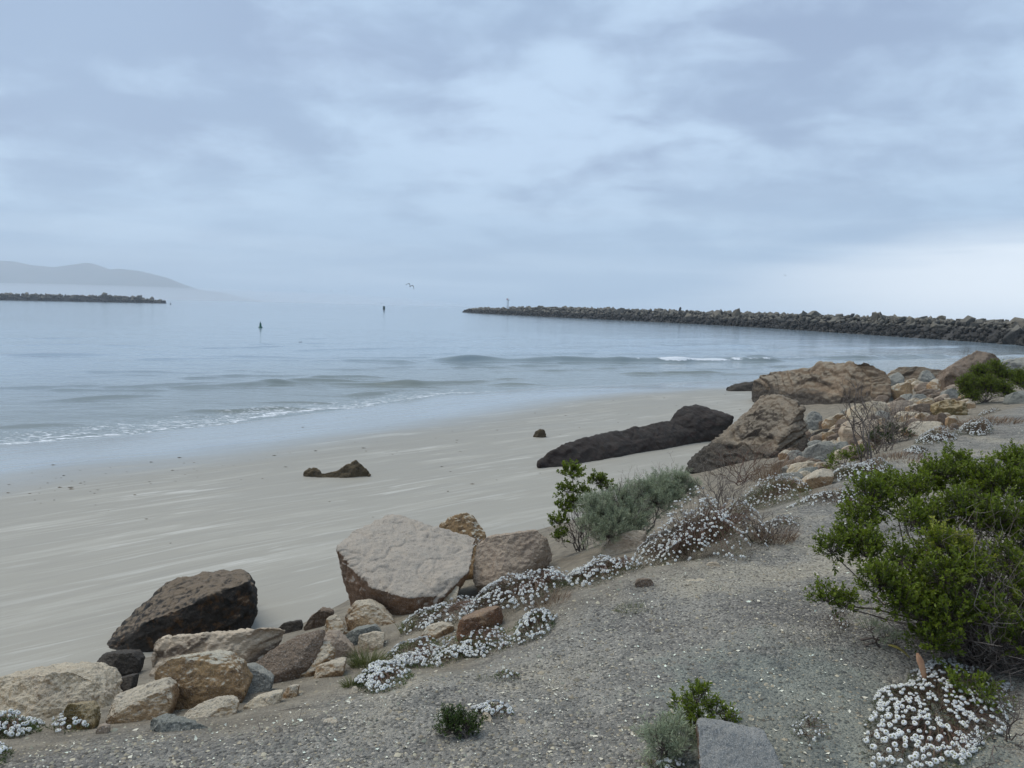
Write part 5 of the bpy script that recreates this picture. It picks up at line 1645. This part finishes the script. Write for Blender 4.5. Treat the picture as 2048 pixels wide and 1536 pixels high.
def jetty(label, line, width, size, singles, close, name='jetty', seed=3, dens=1.0):
    """line: (x, y, crest z) points along the seaward crest; the near face slopes to the water"""
    rg = np.random.default_rng(seed)
    P = np.array(line, float)
    seg = np.hypot(*(P[1:, :2] - P[:-1, :2]).T)
    S = np.concatenate([[0], np.cumsum(seg)])
    root = empty(name, (P[0, 0], P[0, 1], 0))
    tag(root, label, 'jetty')

    def pos(s):
        return np.stack([np.interp(s, S, P[:, k]) for k in range(3)], -1)

    def side(s):
        a, b = pos(np.clip(s - 2, 0, S[-1])), pos(np.clip(s + 2, 0, S[-1]))
        d = b - a
        d = d[..., :2] / np.maximum(np.hypot(d[..., 0], d[..., 1]), 1e-6)[..., None]
        q = np.stack([-d[..., 1], d[..., 0]], -1)
        away = (q * pos(s)[..., :2]).sum(-1) > 0          # the face with the armour looks to the harbour beach
        return np.where(away[..., None], q, -q)
    # rubble core
    n = 160
    s = np.linspace(0, S[-1], n)
    c, sd = pos(s), side(s)
    prof = [(-1.0, -1.5, 0), (-0.35, 0.78, 1), (0.3, 0.78, 1), (1.0, -1.5, 0)]
    V = []
    for u, zc, top in prof:
        q = c.copy()
        q[:, :2] += sd * (u * width)
        q[:, 2] = (c[:, 2] * zc if top else zc)
        V.append(q)
    V = np.stack(V, 1).reshape(-1, 3)
    F_ = []
    for i in range(n - 1):
        for k in range(3):
            a = i * 4 + k
            F_.append((a, a + 1, a + 5, a + 4))
    F_ += [(0, 3, 2, 1), ((n - 1) * 4, (n - 1) * 4 + 1, (n - 1) * 4 + 2, (n - 1) * 4 + 3)]
    o = mesh_obj('core', V, F_, M_CORE, None, False, None, tuple(root.location))
    o.location = (0, 0, 0)
    o.parent = root
    # armour stones on the face towards the beach, the crest and the far shoulder
    cnt = int(dens * S[-1] * width * 1.35 / (size ** 2) * 1.9)
    s = rg.uniform(0, S[-1], cnt)
    u = rg.uniform(-1.0, 0.45, cnt)
    c, sd = pos(s), side(s)
    slope = np.clip((u + 1.0) / 0.68, 0, 1)
    z = -0.6 + (c[:, 2] - 0.35 * size + 0.6) * slope
    xy = c[:, :2] + sd * (u * width)[:, None]
    r = size * rg.lognormal(-0.16, 0.45, cnt) * 0.62
    r = np.where(slope < 0.35, r * 0.75, r)
    ctr = np.stack([xy[:, 0], xy[:, 1], z], 1) + rg.normal(size=(cnt, 3)) * 0.15 * size
    dist = np.linalg.norm(ctr - CAM, axis=1)
    vis = r / dist * np.where(z > 1.2, 1.0, 0.6)
    order = np.argsort(-vis)
    mats = [ROCK['jetty'], ROCK['jetty2']]
    shared = {}
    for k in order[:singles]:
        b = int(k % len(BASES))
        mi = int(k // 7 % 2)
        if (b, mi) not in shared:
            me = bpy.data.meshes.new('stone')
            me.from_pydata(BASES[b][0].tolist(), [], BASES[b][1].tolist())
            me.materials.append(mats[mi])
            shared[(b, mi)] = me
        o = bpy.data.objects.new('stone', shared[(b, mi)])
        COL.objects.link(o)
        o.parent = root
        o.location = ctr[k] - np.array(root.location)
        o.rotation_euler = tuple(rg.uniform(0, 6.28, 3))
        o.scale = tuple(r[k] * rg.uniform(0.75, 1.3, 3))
    rest = order[singles:]
    Vs, Fs, n0 = [], [], 0
    for b in range(len(BASES)):
        ks = rest[rest % len(BASES) == b]
        if not len(ks):
            continue
        BV, BF = BASES[b]
        q = rg.normal(size=(len(ks), 4))
        q /= np.linalg.norm(q, axis=1, keepdims=True)
        w_, x_, y_, z_ = q.T
        R = np.stack([1 - 2 * (y_ * y_ + z_ * z_), 2 * (x_ * y_ - z_ * w_), 2 * (x_ * z_ + y_ * w_), 2 * (x_ * y_ + z_ * w_), 1 - 2 * (x_ * x_ + z_ * z_),
                      2 * (y_ * z_ - x_ * w_), 2 * (x_ * z_ - y_ * w_), 2 * (y_ * z_ + x_ * w_), 1 - 2 * (x_ * x_ + y_ * y_)], 1).reshape(-1, 3, 3)
        v = np.einsum('nij,pj->npi', R, BV) * (r[ks, None, None] * rg.uniform(0.75, 1.25, (len(ks), 1, 3))) + ctr[ks, None]
        Vs.append(v.reshape(-1, 3))
        Fs.append((BF[None] + (np.arange(len(ks)) * len(BV))[:, None, None] + n0).reshape(-1, 3))
        n0 += len(ks) * len(BV)
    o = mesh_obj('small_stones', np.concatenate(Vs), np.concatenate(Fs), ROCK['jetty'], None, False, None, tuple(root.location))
    o.location = (0, 0, 0)
    o.parent = root
    o['kind'] = 'stuff'
    return root


def wl(px, py):
    return on_z(px, py, 0.0)


def crest_line(pts, wd):
    """waterline pixels and crest rows -> crest points set back by the half width of the near slope"""
    W = np.array([wl(a, b)[:2] for a, b, _ in pts])
    T = np.gradient(W, axis=0)
    T /= np.hypot(*T.T)[:, None]
    N_ = np.stack([T[:, 1], -T[:, 0]], 1)
    N_ *= np.where((N_ * W).sum(1) > 0, 1, -1)[:, None]
    C = W + N_ * wd
    out = []
    for (a, b, top), c in zip(pts, C):
        d = depth_of((c[0], c[1], EYE))
        zc = at(a, top, d)[2]
        out.append((c[0], c[1], float(np.clip(zc - 0.65, 3.0, 7.5))))
    return out


NJ = crest_line([(925, 624.5, 619), (960, 627, 616), (1016, 629.5, 613.5), (1100, 634, 614), (1250, 641, 618), (1400, 648.5, 622), (1550, 657, 626), (1700, 667, 631), (1850, 677, 636),
                 (1980, 686, 641), (2150, 700, 646), (2500, 730, 660)], 7.0)
NJ[0] = (NJ[0][0], NJ[0][1], 2.6)
jetty('long dark boulder jetty reaching out to sea with a light on its tip', NJ[::-1], 8.5, 1.25, 300, True, seed=5)
SJ = crest_line([(-200, 596.5, 582), (-60, 599, 584.5), (0, 600, 586.5), (100, 602, 588.5), (200, 604, 591), (280, 605.5, 594), (318, 606.5, 601)], 7.0)
SJ[-1] = (SJ[-1][0], SJ[-1][1], 2.4)
jetty('low dark boulder jetty on the far side of the channel below the hills', SJ, 9.0, 2.4, 0, False, seed=9)

# crest stones that stand out against the sky
for lab, px, py, r_, ang in (('tall dark fin-shaped stone standing on the jetty crest', 1360, 619, (0.7, 0.6, 1.6), 0.5), ('dark double block perched on the jetty crest', 1705, 632, (0.9, 0.8, 1.0), 1.2)):
    d = float(np.interp(px, [925, 1016, 1250, 1400, 1550, 1700, 1850, 1980], [depth_of((*q[:2], 0)) for q in (NJ[0], NJ[2], NJ[4], NJ[5], NJ[6], NJ[7], NJ[8], NJ[9])]))
    p = at(px, py, d)
    o = mesh_obj('boulder', BASES[3][0] * np.array(r_), BASES[3][1], mat_plain('dark_crest_stone', (0.04, 0.04, 0.042), 0.9), None, False)
    o.location = (p[0], p[1], p[2])
    o.rotation_euler = (0, 0.15, ang)
    tag(o, lab, 'boulder')


def cyl(r0, r1, z0, z1, n=12, c=(0, 0)):
    V, F_ = [], []
    for i in range(n):
        a = 2 * math.pi * i / n
        V += [(c[0] + r0 * math.cos(a), c[1] + r0 * math.sin(a), z0), (c[0] + r1 * math.cos(a), c[1] + r1 * math.sin(a), z1)]
    for i in range(n):
        j = (i + 1) % n
        F_.append((2 * i, 2 * j, 2 * j + 1, 2 * i + 1))
    F_ += [tuple(2 * i for i in range(n))[::-1], tuple(2 * i + 1 for i in range(n))]
    return V, F_


def joinv(*parts):
    V, F_ = [], []
    for v, f in parts:
        k = len(V)
        V += list(v)
        F_ += [tuple(i + k for i in q) for q in f]
    return V, F_


def boxv(lo, hi):
    (a, b, c), (d, e, f) = lo, hi
    return [(a, b, c), (d, b, c), (d, e, c), (a, e, c), (a, b, f), (d, b, f), (d, e, f), (a, e, f)], [(0, 3, 2, 1), (4, 5, 6, 7), (0, 1, 5, 4), (1, 2, 6, 5), (2, 3, 7, 6), (3, 0, 4, 7)]


def stick(a, b, r):
    a, b = np.array(a, float)[None], np.array(b, float)[None]
    v, f, _ = tube_segs(a, b, r, r, np.zeros(1))
    return [tuple(q) for q in v], [tuple(q) for q in f]


M_GREEN = mat_plain('buoy_green', (0.012, 0.10, 0.065), 0.45, (0.02, 0.13, 0.085), 3)
M_STEEL = mat_plain('grey_steel', (0.28, 0.29, 0.30), 0.5)
M_DGREEN = mat_plain('dark_green_board', (0.02, 0.06, 0.045), 0.6)
M_DARKM = mat_plain('dark_metal', (0.05, 0.05, 0.055), 0.5)
M_WHITEP = mat_plain('white_paint', (0.7, 0.7, 0.7), 0.5)


def part(name, vf, mat, parent):
    o = mesh_obj(name, vf[0], vf[1], mat, None, False)
    o.parent = parent
    return o


# harbour light on the jetty tip
p = at(1016, 613.5, depth_of((NJ[2][0], NJ[2][1], EYE)))
t_ = empty('light_tower', (p[0], p[1], p[2] - 0.8))
tag(t_, 'slim light tower on the tip of the long jetty', 'light tower')
part('base', boxv((-0.9, -0.9, -0.6), (0.9, 0.9, 0.9)), M_WHITEP, t_)
part('mast', cyl(0.26, 0.22, 0.8, 6.0), M_STEEL, t_)
pl = part('platform', joinv(cyl(1.0, 1.0, 5.0, 5.15), *[cyl(0.04, 0.04, 5.15, 5.9, 6, (0.95 * math.cos(a), 0.95 * math.sin(a))) for a in np.linspace(0, 6.28, 8, endpoint=False)]), M_STEEL, t_)
part('lantern', joinv(cyl(0.22, 0.22, 6.0, 6.6), cyl(0.28, 0.02, 6.6, 6.9)), M_WHITEP, t_)
part('daymark', boxv((-1.15, -0.08, 5.6), (-0.3, 0.0, 6.35)), mat_plain('red_daymark', (0.35, 0.05, 0.04), 0.6), t_)
part('ladder', joinv(stick((-0.55, 0, 0.8), (-0.55, 0, 5.0), 0.04), stick((-0.95, 0, 0.8), (-0.95, 0, 5.0), 0.04),
                     *[stick((-0.95, 0, z), (-0.55, 0, z), 0.03) for z in np.arange(1.0, 5.0, 0.4)]), M_STEEL, t_)

# green buoy
p = wl(521, 655.5)
b = empty('buoy', tuple(p))
tag(b, 'green channel buoy with cage tower floating on the bay', 'buoy')
k = depth_of(p) / F_PX
part('float', joinv(cyl(3.2 * k, 4.1 * k, -0.4, 1.4 * k, 20), cyl(4.1 * k, 3.4 * k, 1.4 * k, 2.2 * k, 20)), M_GREEN, b)
part('tower', joinv(cyl(2.4 * k, 1.5 * k, 2.2 * k, 8.0 * k, 8)), M_GREEN, b)
part('radar_panel', joinv(boxv((-1.9 * k, -0.2 * k, 6.0 * k), (1.9 * k, 0.2 * k, 9.0 * k)), boxv((-0.25 * k, -1.9 * k, 6.0 * k), (0.25 * k, 1.9 * k, 9.1 * k))), M_GREEN, b)
part('lantern', joinv(cyl(0.7 * k, 0.7 * k, 9.0 * k, 11.2 * k, 10), cyl(0.9 * k, 0.1 * k, 11.2 * k, 12.4 * k, 10)), M_DGREEN, b)

# channel marker
p = wl(768, 622)
k = depth_of(p) / F_PX
b = empty('channel_marker', tuple(p))
tag(b, 'dark square channel marker post standing in the far water', 'channel marker')
part('pile', cyl(1.1 * k, 1.1 * k, -1.5, 5.0 * k, 10), M_DARKM, b)
part('board', boxv((-2.2 * k, -0.4 * k, 2.6 * k), (2.2 * k, 0.4 * k, 9.6 * k)), M_DGREEN, b)
part('platform', boxv((-2.4 * k, -1.4 * k, 2.0 * k), (2.4 * k, 1.4 * k, 2.5 * k)), M_DARKM, b)

# small float near the far jetty
p = wl(341, 609)
k = depth_of(p) / F_PX
b = empty('buoy', tuple(p))
tag(b, 'tiny dark buoy off the tip of the far jetty', 'buoy')
part('float', cyl(1.5 * k, 1.2 * k, -0.5, 1.3 * k), M_DARKM, b)
part('topmark', cyl(0.6 * k, 0.3 * k, 1.3 * k, 3.8 * k), M_DARKM, b)

# gulls
M_GULL = mat_plain('gull_grey', (0.02, 0.019, 0.017), 0.8, (0.035, 0.032, 0.03), 8)


def gull(label, px, py, depth, span, dihedral, yaw, bank=0.0, group=None):
    """a gull in flight: one continuous body with cranked wings"""
    secs = []
    half = span / 2
    # wing stations from left tip to right tip: (x, chord, z, sweep)
    st = [(-1.0, 0.05, -0.06, -0.22), (-0.7, 0.16, 0.16, -0.08), (-0.42, 0.24, 0.26, 0.04), (-0.15, 0.30, 0.14, 0.03), (-0.07, 0.62, 0.03, 0.0),
          (0.0, 0.86, 0.02, 0.0), (0.07, 0.62, 0.03, 0.0), (0.15, 0.30, 0.14, 0.03), (0.42, 0.24, 0.26, 0.04), (0.7, 0.16, 0.16, -0.08), (1.0, 0.05, -0.06, -0.22)]
    V, F_ = [], []
    for x_, ch, z_, sw in st:
        th = 0.14 if abs(x_) < 0.1 else 0.08
        x1 = x_ * half
        for k in range(6):
            a = 2 * math.pi * k / 6
            V.append((x1, (sw + 0.5 * ch * math.cos(a)) * half, (z_ * dihedral + th * math.sin(a)) * half))
    m = len(st)
    for i in range(m - 1):
        for k in range(6):
            a, b = i * 6 + k, i * 6 + (k + 1) % 6
            F_.append((a, b, b + 6, a + 6))
    F_ += [tuple(range(6))[::-1], tuple((m - 1) * 6 + k for k in range(6))]
    # head, bill and tail grow out of the body's ends
    o = mesh_obj('gull', V, F_, M_GULL, None, True)
    o.location = tuple(at(px, py, depth))
    o.rotation_euler = (0.1, bank, yaw)
    tag(o, label, 'bird', group)
    return o


gull('dark gull gliding with cranked wings above the bay', 820, 573, 80.0, 0.95, 1.9, 0.2, 0.45)
for px, py in ((552, 583), (603, 581), (609, 584), (662, 582), (692, 582), (763, 607)):
    gull('distant gull flying low over the far water', px, py, 420.0, 1.1, 1.2, random.uniform(-0.8, 0.8), random.uniform(-.3, .3), 'distant gulls over the bay')
gull('lone speck of a gull high over the long jetty', 1570, 551, 260.0, 0.9, 1.2, 0.3, 0.2)

# seabird resting on the water
p = wl(600, 685)
b = mesh_obj('seabird', *joinv(cyl(0.10, 0.30, -0.05, 0.10, 10), cyl(0.30, 0.06, 0.10, 0.24, 10), cyl(0.05, 0.05, 0.2, 0.36, 8, (0.22, 0)), cyl(0.08, 0.03, 0.34, 0.46, 8, (0.25, 0))), M_DARKM, None, True)
b.scale = (0.8, 0.4, 0.35)
b.location = tuple(p)
tag(b, 'dark seabird resting on the calm water', 'bird')

# ------------------------------------------------------------------ haze
def box_obj(name, lo, hi, mat):
    (a, b, c), (d, e, f) = lo, hi
    v = [(a, b, c), (d, b, c), (d, e, c), (a, e, c), (a, b, f), (d, b, f), (d, e, f), (a, e, f)]
    return mesh_obj(name, v, [(0, 3, 2, 1), (4, 5, 6, 7), (0, 1, 5, 4), (1, 2, 6, 5), (2, 3, 7, 6), (3, 0, 4, 7)], mat, None, False)


def mat_volume(name, density, color):
    m, t = new_mat(name)
    v = t.n('ShaderNodeVolumePrincipled', {'Color': (*color, 1), 'Density': density, 'Anisotropy': 0.15})
    o = t.n('ShaderNodeOutputMaterial')
    t.t.links.new(v.outputs[0], o.inputs['Volume'])
    return m


hz = box_obj('haze', (-9000, -200, -4), (3000, 10500, 560), mat_volume('haze_air', 0.00014, (0.86, 0.93, 1.0)))
tag(hz, 'pale blue sea haze over the bay', 'haze', kind='stuff')


def ellipsoid(name, c, r, mat, nu=48, nv=16):
    V, F_ = [(c[0], c[1], c[2] + r[2])], []
    for j in range(1, nv):
        th = math.pi * j / nv
        for i in range(nu):
            a = 2 * math.pi * i / nu
            V.append((c[0] + r[0] * math.sin(th) * math.cos(a), c[1] + r[1] * math.sin(th) * math.sin(a), c[2] + r[2] * math.cos(th)))
    V.append((c[0], c[1], c[2] - r[2]))
    for i in range(nu):
        F_.append((0, 1 + i, 1 + (i + 1) % nu))
        F_.append((len(V) - 1, len(V) - 1 - nu + (i + 1) % nu, len(V) - 1 - nu + i))
    for j in range(nv - 2):
        for i in range(nu):
            a, b = 1 + j * nu + i, 1 + j * nu + (i + 1) % nu
            F_.append((a, a + nu, b + nu, b))
    return mesh_obj(name, V, F_, mat, None, True)


fog = ellipsoid('fog_bank', (-3500, 6200, 0), (3200, 900, 105), mat_volume('fog_air', 0.0006, (0.93, 0.96, 1.0)))
tag(fog, 'low white fog bank lying along the foot of the hills', 'fog', kind='stuff')
